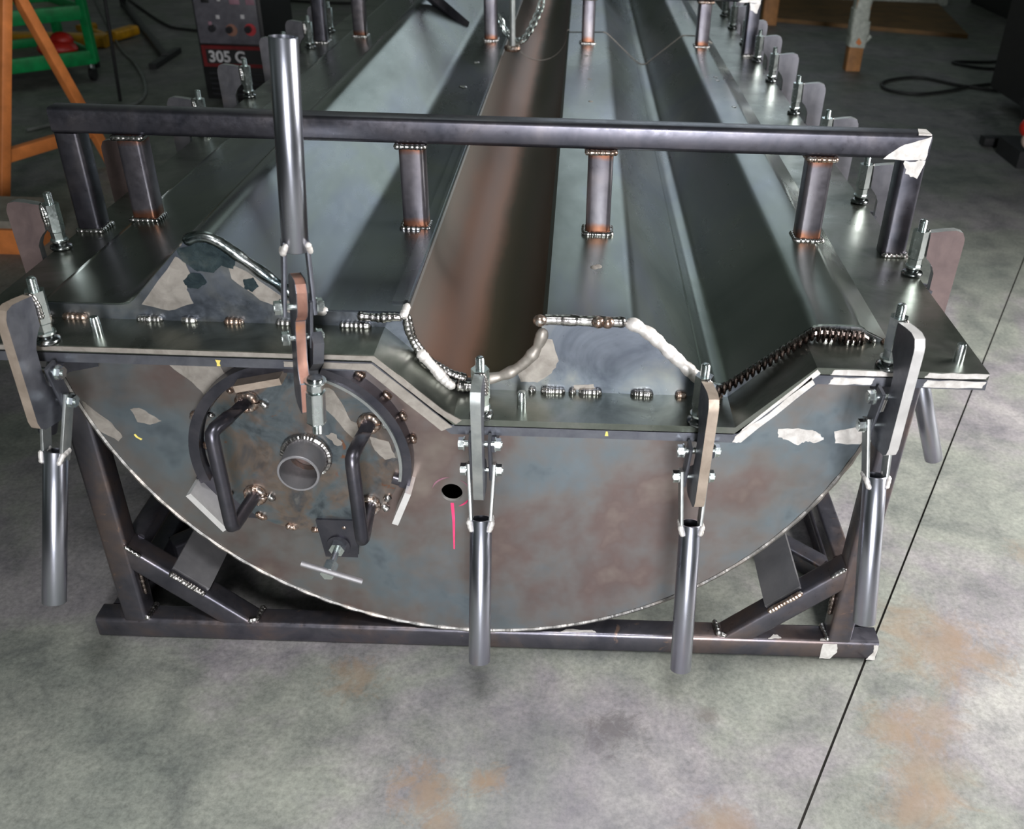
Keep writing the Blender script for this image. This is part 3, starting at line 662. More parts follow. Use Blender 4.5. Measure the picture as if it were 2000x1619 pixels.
def pz(x): return SM + TU if -0.19 < x < 0.285 else SU + TU
for x0, x1 in ((-0.905, -0.895), (-0.873, -0.835), (-0.745, -0.705), (-0.668, -0.645), (-0.594, -0.565), (-0.505, -0.465), (-0.395, -0.345),
               (-0.068, -0.060), (-0.046, -0.008), (0.004, 0.012), (0.022, 0.058), (0.115, 0.15), (0.195, 0.21), (0.255, 0.275), (0.43, 0.455), (0.47, 0.50), (0.52, 0.525), (0.54, 0.56)):
    run('stitch_weld', [(x0 - 0.003, 0.008, pz(x0) + 0.003), (x1 + 0.003, 0.008, pz(x1) + 0.003)], 0.0075, M['weld'] if int(x0 * 1000) % 3 else M['weld_rust'], lid, 0.008, 0.45)
# transverse sheet joint far along the lid and a line of spatter
bm = BM()
def along(profile, y): return [(x, y + 0.02 * math.sin(9 * x), z + 0.001) for x, z in profile]
path_tube(bm, along(right[:-1], 2.66), 0.0026, 6); path_tube(bm, along(groove, 2.72), 0.002, 6)
finish('sheet_joint_weld', bm, M['ground_dull'], lid)
bm = BM()
for x, y in ((-0.37, 1.66), (-0.365, 1.655), (-0.36, 1.65), (-0.36, 2.02), (-0.355, 2.02), (0.47, 1.9), (0.47, 1.85), (0.48, 1.5)):
    bm = BM(); blob(bm, (x, y, ZT + 0.001), 0.009, 0.016, 0.003); finish('weld_spot', bm, M['weld'], lid)
for x, y in ((0.043, 0.235), (0.05, 0.24), (0.042, 1.52), (0.04, 1.82), (0.03, 2.2), (-0.36, 0.70), (-0.352, 0.70)): 
    bm = BM(); blob(bm, (x, y, ZT), 0.008, 0.010, 0.0015, 0, 12, 6); finish('weld_scar', bm, M['ground_dull'], lid)
# cover strip beside the groove beyond the first frame
bm = BM(); box(bm, (-0.312, 0.05, ZT), (-0.280, YB, ZT + 0.004)); box(bm, (-0.290, 0.05, ZT + 0.004), (-0.284, YB, ZT + 0.007))
finish('cover_strip', bm, M['lid'], lid, bevel=0.002)
# cross frames welded on the lid
def cross_frame(y, ztop, inner, xl, xr, rusty):
    yc = y + 0.025
    zc = ztop - 0.025
    bm = BM(); rhs(bm, (xl, yc, zc), (xr, yc, zc), 0.05, 0.05, 0.009)
    patch(bm, jag([(xr - 0.002, ztop - 0.003), (xr - 0.052, ztop - 0.020), (xr - 0.088, zc - 0.0245), (xr - 0.005, zc - 0.0245)], 0.002), y, 1)
    prism(bm, [(xr - 0.028, y + 0.002), (xr - 0.002, y + 0.002), (xr - 0.002, y + 0.040), (xr - 0.018, y + 0.042)], 'z', ztop - 0.002, ztop + 0.0006, 1)
    cb = finish('cross_bar', bm, [M['tube'], M['ground']], lid, angle=50)
    for x in inner:
        bm = BM(); rhs(bm, (x, yc, ZT), (x, yc, zc - 0.024), 0.05, 0.05, 0.009, 0, (0, 1, 0))
        p = finish('frame_post', bm, M['post'], lid, angle=50)
        for z in (ZT + 0.002, zc - 0.029):
            run('post_weld', [(x - 0.027, y + 0.045, z), (x - 0.027, y - 0.002, z), (x + 0.027, y - 0.002, z), (x + 0.027, y + 0.045, z)], 0.0058, M['weld'] if z < 0.8 or x < 0 else M['weld_rust'], p, 0.010, 0.35)
    for x in (xl + 0.025, xr - 0.025):
        bm = BM(); rhs(bm, (x, yc, SU + TU), (x, yc, zc - 0.0245), 0.05, 0.05, 0.009, 0, (0, 1, 0))
        if x > 0: patch(bm, jag([(x - 0.020, zc - 0.026), (x + 0.021, zc - 0.026), (x + 0.012, zc - 0.062), (x - 0.014, zc - 0.052)], 0.003), y, 1)
        p = finish('corner_post', bm, [M['tube'], M['ground']], lid, angle=50)
        run('post_weld', [(x - 0.027, y - 0.003, SU + TU + 0.003), (x + 0.027, y - 0.003, SU + TU + 0.003), (x + 0.028, y + 0.05, SU + TU + 0.003)], 0.0066, M['weld'], p, 0.01, 0.4)
cross_frame(0.405, 1.009, (-0.885, -0.326, 0.051, 0.487), -1.031, 0.694, True)
cross_frame(2.42, 1.000, (-0.850, -0.342, 0.035, 0.478), -1.030, 0.688, True)
cross_frame(4.4, 1.000, (-0.850, -0.342, 0.035, 0.478), -1.030, 0.688, True)
bm = BM(); rod(bm, (-0.243, 2.21, ZT + 0.012), (-0.243, 2.21, 1.25), 0.011, 14); up = finish('upright_rod', bm, M['cut_grey'], lid)
bm = BM(); bead(bm, [(-0.243 + 0.02 * math.cos(t), 2.21 + 0.02 * math.sin(t), ZT + 0.016) for t in [2 * PI * k / 12 for k in range(13)]], 0.011, 0.008, 0.2); finish('rod_weld', bm, M['weld_rust'], up)
bm = BM(); rhs(bm, (-0.465, 2.64, 0.80), (-0.60, 2.40, 0.97), 0.035, 0.035, 0.004); finish('diagonal_brace', bm, M['tube'], lid)

# chain hanging around the rod
bm = BM()
cp = smooth_path([(-0.294, 2.26, 0.90), (-0.276, 2.26, 0.855), (-0.240, 2.255, 0.818), (-0.205, 2.25, 0.825), (-0.180, 2.25, 0.86), (-0.160, 2.25, 0.90), (-0.143, 2.25, 0.94), (-0.13, 2.25, 1.0), (-0.12, 2.25, 1.08)], 3)
for i in range(len(cp) - 1):
    c = (cp[i] + cp[i + 1]) / 2; d_, a, b = frame_for(cp[i + 1] - cp[i])
    if i % 2: a, b = b, a
    path_tube(bm, [c + d_ * (0.019 * math.cos(t)) + a * (0.010 * math.sin(t)) for t in [2 * PI * k / 12 for k in range(12)]], 0.0036, 6, closed=True)
tag(finish('chain', bm, M['zinc']), 'loop of steel chain hanging beside the upright rod on the lid', 'chain')

# ============================================================ CRADLE
cr_ = empty('cradle_frame', (0, 0, 0), 'dark square-tube cradle frame standing on the floor under the round tank', 'frame')
def cradle_station(y0, first):
    yc = y0 + 0.026
    bm = BM(); rhs(bm, (-0.985, yc, 0.026), (0.675, yc, 0.026), 0.052, 0.052, 0.009)
    if first:
        for poly in ([(0.555, 0.002), (0.578, 0.002), (0.590, 0.022), (0.586, 0.045), (0.556, 0.045)], [(0.655, 0.002), (0.674, 0.002), (0.674, 0.045), (0.664, 0.045), (0.667, 0.025)]):
            patch(bm, jag(poly, 0.001), y0, 1)
        for x0, x1, yy in ((0.0, 0.075, 0.012), (0.34, 0.372, 0.012), (0.44, 0.468, 0.015), (0.55, 0.59, 0.014)):
            prism(bm, jag([(x0, y0 + 0.004), (x1, y0 + 0.006), (x1 - 0.008, y0 + yy), (x0 + 0.012, y0 + yy)], 0.0015), 'z', 0.0505, 0.0528, 1)
    bb = finish('base_bar', bm, [M['cradle'], M['ground']], cr_, angle=50)
    for s, xo in ((-1, -0.900), (1, 0.590)):
        bm = BM(); rhs(bm, (xo, yc, 0.050), (xo + 0.012 * (s > 0), yc, SU - TL), 0.05, 0.05, 0.008, 0, (0, 1, 0)); finish('leg', bm, M['cradle'], cr_, angle=50)
        bm = BM()
        p0, p1 = Vector((xo - s * 0.005, yc + 0.002, 0.233)), Vector((xo - s * 0.233, yc + 0.002, 0.031))
        rhs(bm, p0, p1, 0.05, 0.05, 0.008, 0, (0, 1, 0)); dg = finish('diagonal_brace', bm, M['cradle'], cr_, angle=50)
        if first:
            run('brace_weld', [(xo - s * 0.022, y0 + 0.0, 0.254), (xo - s * 0.05, y0 + 0.0, 0.228)], 0.005, M['weld'], dg, 0.009, 0.4)
            run('brace_weld', [(xo - s * 0.238, y0 + 0.004, 0.055), (xo - s * 0.256, y0 + 0.012, 0.055), (xo - s * 0.260, y0 + 0.05, 0.056)], 0.0065, M['weld'], dg, 0.009, 0.4)
            run('brace_weld', [(xo - s * 0.024, y0 + 0.0, 0.055), (xo - s * 0.030, y0 + 0.05, 0.056)], 0.007, M['weld'], dg, 0.009, 0.4)
            run('brace_weld', [(xo - s * 0.028, y0 + 0.02, 0.215), (xo - s * 0.028, y0 + 0.02, 0.17), (xo - s * 0.028, y0 + 0.02, 0.11)], 0.0055, M['weld_dark'], dg, 0.012, 0.5)
for k, y0 in enumerate((0.0, 1.3, 2.6, 3.9)): cradle_station(y0, k == 0)
for x in (-0.945, 0.640):
    bm = BM(); rhs(bm, (x, 0.052, 0.026), (x, YB, 0.026), 0.05, 0.05, 0.008); finish('base_rail', bm, M['cradle'], cr_, angle=50)
for s, x in ((-1, -0.92), (1, 0.615)):
    bm = BM(); rhs(bm, (x, 0.26, 0.026), (x - s * 0.32, 0.56, 0.026), 0.05, 0.05, 0.008); finish('corner_brace', bm, M['cradle'], cr_, angle=50)
    bm = BM(); rhs(bm, (x - s * 0.04, 0.05, 0.225), (x - s * 0.04, YB, 0.225), 0.04, 0.04, 0.006); finish('upper_rail', bm, M['cradle'], cr_, angle=50)
# flat bearing strips under the drum
for s, (ax, az), (bx_, bz_) in ((-1, (-0.800, 0.186), (-0.736, 0.129)), (1, (0.426, 0.129), (0.490, 0.186))):
    bm = BM(); n = Vector((bz_ - az, 0, -(bx_ - ax))).normalized() * 0.004
    if n.z < 0: n = -n
    A, B = Vector((ax, 0, az)), Vector((bx_, 0, bz_))
    vs = []
    for y in (0.016, YB):
        vs.append([bm.verts.new((p.x, y, p.z)) for p in (A - n, B - n, B + n, A + n)])
    for i in range(4): bm.faces.new((vs[0][i], vs[0][(i + 1) % 4], vs[1][(i + 1) % 4], vs[1][i]))
    bm.faces.new(vs[0]); bm.faces.new(vs[1][::-1])
    st = finish('bearing_strip', bm, M['rail'], cr_)
    bm = BM(); bead(bm, [A + Vector((0.0, -0.002, 0.003)), B + Vector((0.0, -0.002, 0.003))], 0.0062, 0.007, 0.4)
    finish('strip_weld', bm, M['weld_rust'] if s > 0 else M['weld'], st)

# ============================================================ TOGGLE CLAMPS
# local frame: x along the flange edge, -y outward, z up, origin on the flange edge at the seam
PROF = [(0.004, 0.104), (0.030, 0.108), (0.052, 0.110), (0.066, 0.106), (0.072, 0.094), (0.073, 0.085), (0.070, -0.095), (0.066, -0.108), (0.056, -0.116), (0.014, -0.122), (0.004, -0.119), (-0.004, -0.108),
        (-0.004, -0.080), (0.004, -0.066), (0.024, -0.050), (0.028, -0.030), (0.028, 0.020), (0.022, 0.034), (0.014, 0.044), (0.006, 0.052)]
def tr(bm, mtx):
    if mtx is not None: bmesh.ops.transform(bm, matrix=mtx, verts=bm.verts)
    return bm
def clamp_parts(root, face, edge, tilt, yaw=0.0, open_=False, handle_len=0.275, foot_flange=TU, pt=0.0085):
    G = None
    if open_:
        G = Matrix.Translation((0, -0.082, 0.047)) @ Matrix.Rotation(PI, 4, 'X')
    bm = BM()
    bmc = [(-u, w) for u, w in PROF]
    prism(bm, bmc, 'x', -pt, pt, 1, 0)
    pl = finish('clamp_plate', tr(bm, G), [face, edge], root, bevel=0.0012, angle=30)
    if open_:
        ax = 0.018; ay = 0.010
    else: ax = 0.0; ay = 0.012
    def st(bm): return tr(bm, G @ Matrix.Translation((0.010, 0.014, 0)) if open_ else None)
    bm = BM()
    # threaded stud: stacked rings
    zs, ze = (foot_flange + 0.020, 0.128)
    n = 14; z = zs; prev = None; k = 0
    while z <= ze:
        r = 0.0078 if k % 2 else 0.0068
        if z + 0.0013 > ze: r = 0.0058
        ringv = [bm.verts.new((r * c, ay + r * s, z)) for c, s in circ(1, n)]
        if prev:
            for i in range(n): bm.faces.new((prev[i], prev[(i + 1) % n], ringv[(i + 1) % n], ringv[i]))
        else: bm.faces.new(ringv)
        prev = ringv; z += 0.0013; k += 1
    bm.faces.new(prev[::-1])
    finish('threaded_stud', st(bm), M['zinc'], root, angle=60)
    bm = BM(); hexa(bm, (0, ay, 0.050), (0, 0, 1), 0.0155, 0.056)
    sl = finish('long_nut', st(bm), M['zinc'], root, bevel=0.001)
    run('nut_weld', [(0.0, ay - 0.016, 0.106), (0.007, ay - 0.014, 0.100), (0.010, ay - 0.012, 0.085), (0.009, ay - 0.011, 0.06)], 0.0052, M['weld'], sl, 0.006, 0.4, st)
    bm = BM(); hexa(bm, (0, ay, foot_flange + 0.020), (0, 0, 1), 0.0135, 0.015); rod(bm, (0, ay, foot_flange + 0.0165), (0, ay, foot_flange + 0.020), 0.0165)
    finish('lock_nut', st(bm), M['zinc'], root, bevel=0.0008)
    bm = BM(); nn = 20; prev = None
    fr = 0.6 if open_ else 1.0
    for r, h in ((0.019, 0.0), (0.021, 0.003), (0.020, 0.007), (0.013, 0.010), (0.015, 0.0165)):
        rg = [bm.verts.new((r * fr * c, ay + r * fr * s, foot_flange + (0.012 if open_ else 0) + h)) for c, s in circ(1, nn)]
        if prev:
            for i in range(nn): bm.faces.new((prev[i], prev[(i + 1) % nn], rg[(i + 1) % nn], rg[i]))
        else: bm.faces.new(rg)
        prev = rg
    bm.faces.new(prev[::-1])
    finish('foot', st(bm), M['rubber'], root, angle=60)
    # links, bracket, bolts
    B1, B2 = (0.016, -0.026), (0.004, -0.088)
    if open_: B1, B2 = (0.040, 0.060), (0.050, 0.118)
    def lk(bm): return bm
    for s in ((1,) if open_ else (-1, 1)):
        bm = BM()
        u0, w0 = B1; u1, w1 = B2
        d_ = Vector((0, -(u1 - u0), w1 - w0)).normalized()
        sweep(bm, Vector((s * 0.0165, -u0, w0)) - d_ * 0.014, Vector((s * 0.0165, -u1, w1)) + d_ * 0.014, rsq(0.0055, 0.026, 0.0015, 2), 0, True, Vector((0, d_.z, -d_.y)))
        finish('link', bm, M['clampf'], root)
    bm = BM()
    if open_: prism(bm, [(0.085, -TL), (-0.010, -TL), (-0.060, 0.020), (-0.072, 0.062), (-0.050, 0.072), (-0.012, 0.016), (-0.006, -0.030), (0.085, -0.05)], 'x', -0.0085, 0.0085)
    else: prism(bm, [(0.085, -TL), (0.006, -TL), (-0.022, -0.026), (-0.020, -0.040), (0.010, -0.040), (0.085, -0.07)], 'x', -0.0060, 0.0060)
    for v in bm.verts: pass
    bmesh.ops.translate(bm, verts=bm.verts, vec=(0.0205 if not open_ else 0.024, 0, 0))
    finish('bracket', bm, M['clampf'], root)
    for (u, w) in (B1, B2):
        e_ = 0.010 if open_ and w < 0.1 else 0.0
        bm = BM(); rod(bm, (-0.038 + e_, -u, w), (0.038, -u, w), 0.0055, 14)
        hexa(bm, (0.0275, -u, w), (1, 0, 0), 0.011, 0.008); hexa(bm, (-0.028 + e_, -u, w), (-1, 0, 0), 0.011, 0.009)
        rod(bm, (0.0255, -u, w), (0.0275, -u, w), 0.013, 16); rod(bm, (-0.028 + e_, -u, w), (-0.0262 + e_, -u, w), 0.013, 16)
        finish('bolt', bm, M['zinc'], root, bevel=0.0006)
    # handle: forked strips and tube
    h = None
    u1, w1 = B2
    sgn = 1 if open_ else -1
    d_ = Vector((0, -math.sin(tilt), sgn * math.cos(tilt)))
    p = Vector((0, -u1, w1)); f = 0.090
    s0 = p + d_ * f
    bm = BM(); pipe(bm, s0 - Vector((0, 0, 0)), s0 + d_ * handle_len, 0.0198, 0.0168, 32)
    h = finish('handle', bm, M['handle'], root, angle=50)
    for s in (-1, 1):
        bm = BM(); bar = [(-0.003, -0.0115), (0.003, -0.0115), (0.003, 0.0115), (-0.003, 0.0115)]
        sweep(bm, p + Vector((s * 0.0228, 0, 0)) - d_ * 0.012, s0 + Vector((s * 0.0165, 0, 0)) + d_ * 0.016, rsq(0.006, 0.023, 0.0012, 2), 0, True, Vector((0, d_.z, -d_.y)))
        finish('fork_strip', bm, M['cut_grey'] if not open_ else M['clampf'], h)
    for s in (-1, 1):
        run('handle_weld', [s0 + Vector((s * 0.018, 0.0125, 0)) + d_ * 0.001, s0 + Vector((s * 0.020, -0.0115, 0)) + d_ * 0.001, s0 + Vector((s * 0.015, -0.0155, 0)) + d_ * 0.016], 0.005, M['ground'], h, 0.008, 0.4)
    return root
G1 = 'toggle clamps on the front flange'
c = empty('toggle_clamp', (-0.862, YF, SU), 'leftmost front toggle clamp, closed, with blue-grey plate and handle hanging by the left leg', 'clamp', G1); clamp_parts(c, M['clampf'], M['cut_tan'], R(22))
c.rotation_euler = (0, R(1.5), R(-8))
c = empty('toggle_clamp', (-0.447, YF, SU), 'open front toggle clamp with rust-brown plate edge and handle pointing straight up', 'clamp', G1); clamp_parts(c, M['clampf'], M['cut_rust'], R(-2), open_=True, handle_len=0.300)
c.rotation_euler = (0, R(4.2), R(24))
c = empty('toggle_clamp', (-0.1475, YF, SM), 'closed front clamp with grey-green plate edge, right of the pink-marked hole', 'clamp', G1); clamp_parts(c, M['clampf'], M['cut_grey'], R(20))
c = empty('toggle_clamp', (0.226, YF, SM), 'closed front clamp with tan plate edge, below the foot of the V-shaped valley', 'clamp', G1); clamp_parts(c, M['clampf'], M['cut_tan'], R(14), handle_len=0.30)
c.rotation_euler = (0, R(0.8), R(5))
c = empty('toggle_clamp', (0.527, YF, SU), 'rightmost front clamp, closed, with glaring white plate edge, hanging before the right leg', 'clamp', G1); clamp_parts(c, M['clampf'], M['cut_white'], R(18))
c.rotation_euler = (0, 0, R(7))

def copy_tree(o, parent=None):
    c = o.copy(); COL.objects.link(c)
    if parent is not None: c.parent = parent
    for ch in list(o.children): copy_tree(ch, c)
    return c
NTH = ['nearest', 'second', 'third', 'fourth', 'fifth', 'sixth', 'seventh', 'eighth', 'ninth']
G2, G3 = 'clamps along the right side flange', 'clamps along the left side flange'
YS = [0.315, 0.74, 1.15, 1.56, 2.0, 2.33, 2.66, 3.02, 3.35]
proto = empty('side_clamp', (XR + 0.002, YS[0], SU), 'nearest side clamp on the right flange, with red-brown plate, before the first cross frame', 'clamp', G2, R(90))
clamp_parts(proto, M['side_plate'], M['cut_grey'], R(21))
for ch in proto.children:
    if ch.name.startswith('clamp_plate'): ch.data = ch.data.copy(); ch.data.materials[0] = M['side_plate']; plate_side = ch.data
kids = {ch.name: ch for ch in proto.children}
for k, y in enumerate(YS):
    if k:
        o = copy_tree(proto); o.location = (XR + 0.002 + random.uniform(-0.003, 0.003), y, SU)
        o.rotation_euler = (0, 0, R(90 + random.uniform(-4, 4)))
        wh = ['', 'just past the first cross frame', 'peeping over the first cross bar', 'with blue-grey plate', 'beside the far cross frame', 'level with the far corner post', 'just past the far corner post', 'behind the far frame', 'furthest away'][k]
        o['label'] = '%s side clamp on the right flange, %s' % (NTH[k], wh)
        if k == 4 or k == 3:
            for ch in o.children:
                if ch.name.startswith('clamp_plate'):
                    pass
for k, y in enumerate(YS[:7]):
    o = copy_tree(proto); o.location = (XL - 0.004, y, SU); o.rotation_euler = (0, 0, R(-90 + random.uniform(-3, 3))); o['group'] = G3
    wh = ['with brown plate beside the left corner post', 'behind the left corner post', 'showing its stud above the cross bar', 'before the welding machine', 'hidden by the raised handle', 'next to the far corner post', 'beyond the far left corner post'][k]
    o['label'] = '%s side clamp on the left flange, %s' % (NTH[k], wh)
    if k < 2:
        for ch in o.children:
            if ch.name.startswith('clamp_plate'):
                ch.data = ch.data.copy(); ch.data.materials[0] = M['brown_plate']
for ch in proto.children:
    if ch.name.startswith('clamp_plate'): ch.data = ch.data.copy(); ch.data.materials[0] = M['brown_plate']

# ============================================================ BACKGROUND, LEFT
tr_ = empty('orange_trestle', (-2.42, 2.87, 0), 'orange A-frame trestle with a low cross rail at the left edge', 'trestle')
def tl(bm): bmesh.ops.translate(bm, verts=bm.verts, vec=(2.42, -2.87, 0)); return bm
A, B, AP = Vector((-2.545, 2.58, 0)), Vector((-2.30, 3.167, 0)), Vector((-2.425, 2.87, 0.88))
for f, t in ((A, AP + Vector((0, -0.02, 0))), (B, AP + Vector((0, 0.02, 0)))):
    bm = BM(); rhs(bm, f + Vector((0, 0, 0.002)), t, 0.045, 0.045, 0.004); finish('leg', tl(bm), M['orange'], tr_)
bm = BM(); rhs(bm, A.lerp(AP, 0.22) + Vector((-0.01, 0, 0)), B.lerp(AP, 0.22) + Vector((-0.01, 0, 0)), 0.045, 0.055, 0.004); finish('cross_rail', tl(bm), M['orange'], tr_)
bm = BM(); rhs(bm, AP + Vector((0.1, 0, 0.02)), AP + Vector((-1.2, 0.1, 0.02)), 0.05, 0.06, 0.004); finish('top_beam', tl(bm), M['orange'], tr_)
bm = BM(); box(bm, (-3.3, 2.03, 0.0), (-2.14, 2.30, 0.10)); tag(finish('timber_beam', bm, M['orange'], bevel=0.006), 'orange-brown beam lying on the floor at the left edge', 'beam')
bm = BM(); box(bm, (-3.3, 2.05, 0.10), (-2.20, 2.33, 0.13)); tag(finish('grey_board', bm, M['greybeam'], bevel=0.004), 'grey-beige board on top of the orange-brown floor beam', 'board')

gc = empty('green_cart', (-3.3, 5.1, 0), 'green steel cart on swivel castors at the upper left, behind the trestle', 'cart')
C0 = Vector((-3.14, 4.92, 0)); ux = Vector((-0.72, -0.70, 0)).normalized(); uy = Vector((-0.70, 0.72, 0)).normalized()
def gl(bm): bmesh.ops.translate(bm, verts=bm.verts, vec=(3.3, -5.1, 0)); return bm
def gp(a, b, z): return C0 + ux * a + uy * b + Vector((0, 0, z))
for z, nm in ((0.15, 'lower_shelf'), (0.42, 'middle_shelf')):
    bm = BM()
    for p, q in (((0, 0), (1.0, 0)), ((0, 0), (0, 0.6)), ((1, 0), (1, 0.6)), ((0, 0.6), (1, 0.6))): rhs(bm, gp(*p, z), gp(*q, z), 0.03, 0.085, 0.003)
    v = [bm.verts.new(gp(a, b, z - 0.02)) for a, b in ((0, 0), (1, 0), (1, 0.6), (0, 0.6))]; w = [bm.verts.new(gp(a, b, z - 0.01)) for a, b in ((0, 0), (1, 0), (1, 0.6), (0, 0.6))]
    bm.faces.new(v).material_index = 1; bm.faces.new(w[::-1]).material_index = 1
    finish(nm, gl(bm), [M['green'], M['greybeam']], gc)
for a in (0, 1.0):
    for b in (0, 0.6):
        bm = BM(); rhs(bm, gp(a, b, 0.12), gp(a, b, 0.9), 0.05, 0.05, 0.003); finish('post', gl(bm), M['green'], gc)
        bm = BM(); q = gp(a + 0.02 - 0.04 * (a > .5) , b + 0.02, 0.045)
        rod(bm, q - Vector((0.012, 0, 0)), q + Vector((0.012, 0, 0)), 0.043, 20, 0); rod(bm, q - Vector((0.0, 0.02, 0)), q + Vector((0.0, -0.022, 0)), 0.012, 12, 1)
        rod(bm, q + Vector((0, 0, 0.03)), q + Vector((0, 0, 0.075)), 0.02, 12, 1); finish('castor', gl(bm), [M['black'], M['zinc']], gc)
bm = BM(); q = gp(0.16, 0.15, 0.195); blob(bm, q, 0.13, 0.09, 0.06, 0, 14, 8); blob(bm, q + Vector((0.03, 0.02, 0.05)), 0.075, 0.06, 0.05, 0, 12, 8)
tag(finish('red_bag', bm, M['red']), 'small red bag on the lower shelf of the green cart', 'bag')
yb = empty('yellow_drill_base', (-3.70, 5.98, 0), 'yellow plastic tool base on the floor behind the green cart', 'tool base')
bm = BM(); bmesh.ops.translate(bm, verts=bm.verts, vec=(0, 0, 0)); rhs(bm, (-0.55, -0.05, 0.045), (0.17, 0.0, 0.045), 0.16, 0.085, 0.02); finish('body', bm, M['yellow'], yb, loc=None)
bm = BM(); rhs(bm, (0.12, 0.18, 0.04), (0.20, 0.42, 0.05), 0.10, 0.07, 0.02); finish('arm', bm, M['yellow'], yb)
bm = BM(); rhs(bm, (-0.26, 0.50, 0.03), (-0.22, 0.62, 0.035), 0.10, 0.05, 0.015); rhs(bm, (-0.22, 0.56, 0.02), (0.08, 0.25, 0.02), 0.05, 0.03, 0.01); finish('foot', bm, M['yellow'], yb)

wm = empty('welding_machine', (-2.05, 4.4, 0), 'black welding machine with grey control panel and dark red model band', 'welding machine')
def wl_(bm): bmesh.ops.translate(bm, verts=bm.verts, vec=(2.05, -4.4, 0)); return bm
bm = BM(); box(bm, (-2.25, 4.42, 0.03), (-1.85, 5.05, 0.72)); finish('housing', wl_(bm), M['black'], wm, bevel=0.01)
bm = BM(); box(bm, (-2.232, 4.392, 0.355), (-1.868, 4.42, 0.70)); pn = finish('control_panel', wl_(bm), M['panel'], wm, bevel=0.008)
bm = BM(); box(bm, (-2.228, 4.396, 0.225), (-1.872, 4.42, 0.345), 0)
box(bm, (-2.205, 4.3945, 0.245), (-1.875, 4.3962, 0.325), 1); bd = finish('model_band', wl_(bm), [M['redband'], M['black']], wm)
tx = bpy.data.curves.new('model_number', 'FONT'); tx.body = '305 G'; tx.size = 0.088; tx.extrude = 0.001; tx.offset = 0.0025
to = bpy.data.objects.new('txt', tx); COL.objects.link(to)
dg_ = bpy.context.evaluated_depsgraph_get(); me = bpy.data.meshes.new_from_object(to.evaluated_get(dg_)); bpy.data.objects.remove(to)
to = bpy.data.objects.new('model_number', me); COL.objects.link(to); me.materials.append(M['whiteprint']); to.parent = bd
to.location = (-0.142, -0.0068, 0.255); to.rotation_euler = (PI / 2, 0, 0)
for x, z, w, h, mt in ((-2.16, 0.60, 0.045, 0.04, 'black'), (-2.08, 0.60, 0.02, 0.02, 'whiteprint'), (-1.99, 0.60, 0.06, 0.05, 'pinkdisplay'), (-1.90, 0.60, 0.05, 0.05, 'pinkdisplay'), (-2.10, 0.505, 0.022, 0.022, 'whiteprint'), (-1.955, 0.51, 0.022, 0.022, 'whiteprint'), (-2.15, 0.47, 0.02, 0.02, 'pinkdisplay')):
    bm = BM(); box(bm, (x - w / 2, 4.386, z - h / 2), (x + w / 2, 4.393, z + h / 2)); finish('display' if w > 0.03 else 'switch', wl_(bm), M[mt], pn, bevel=0.002)
for x, z, mt in ((-2.13, 0.44, 'knob'), (-2.03, 0.435, 'copper'), (-1.92, 0.44, 'redknob')):
    bm = BM(); rod(bm, (x, 4.392, z), (x, 4.388, z), 0.034, 24, 0); rod(bm, (x - 0.008, 4.39, z + 0.004), (x - 0.008, 4.360, z + 0.004), 0.019, 18, 1); box(bm, (x - 0.012, 4.355, z - 0.01), (x - 0.005, 4.362, z + 0.018), 1)
    finish('dial', wl_(bm), [M[mt] if mt != 'knob' else M['panel'], M['knob']], pn)
bm = BM()
for k in range(5): box(bm, (-2.21, 4.412, 0.06 + 0.03 * k), (-1.89, 4.421, 0.07 + 0.03 * k))
finish('vent_grille', wl_(bm), M['knob'], wm)

st_ = empty('black_stand', (-2.94, 5.55, 0), 'black stand leg with a T-shaped foot lying toward the welding machine', 'stand')
def sl_(bm): bmesh.ops.translate(bm, verts=bm.verts, vec=(2.94, -5.55, 0)); return bm
bm = BM(); rhs(bm, (-4.15, 7.75, 0.03), (-2.94, 5.56, 0.03), 0.05, 0.04, 0.004); finish('leg', sl_(bm), M['black'], st_)
bm = BM(); rhs(bm, (-2.925, 5.28, 0.02), (-2.955, 5.84, 0.02), 0.05, 0.04, 0.004); finish('foot', sl_(bm), M['black'], st_)
bm = BM(); rod(bm, (-4.15, 7.75, 0.0), (-4.15, 7.75, 1.2), 0.03); finish('column', sl_(bm), M['black'], st_)
bm = BM(); rod(bm, (-2.79, 4.42, 0.0), (-2.70, 4.40, 1.2), 0.010, 10); tag(finish('thin_black_pole', bm, M['black']), 'thin black upright pole between green cart and welding machine', 'pole')
bm = BM(); rhs(bm, (-3.33, 5.3, 0.0), (-3.33, 5.3, 1.0), 0.05, 0.05, 0.004); tag(finish('black_post', bm, M['black']), 'thick black post right behind the green cart corner', 'post')
bm = BM(); path_tube(bm, smooth_path([(-4.548, 8.05, 0.012), (-3.48, 6.03, 0.012), (-3.12, 5.44, 0.012), (-2.815, 4.86, 0.012), (-2.66, 4.41, 0.012), (-2.75, 4.1, 0.012), (-3.0, 3.7, 0.012)], 8), 0.010, 8)
tag(finish('grey_cable', bm, M['greycable']), 'thin grey cable curving over the floor past the black pole', 'cable')
bm = BM(); path_tube(bm, smooth_path([(-4.26, 8.1, 0.012), (-3.46, 6.9, 0.012), (-3.16, 6.67, 0.012), (-2.6, 6.5, 0.012), (-2.2, 6.0, 0.012), (-2.1, 5.08, 0.05)], 8), 0.011, 8)
tag(finish('black_cable', bm, M['blackcable']), 'black cable running over the floor behind the welding machine', 'cable')
bm = BM(); path_tube(bm, smooth_path([(-3.3, 8.6, 0.014), (-2.9, 8.3, 0.014), (-2.3, 8.2, 0.014), (-1.8, 8.4, 0.014)], 8), 0.012, 8)
tag(finish('black_cable', bm, M['blackcable']), 'second black cable, the farther one, behind the welding machine', 'cable')

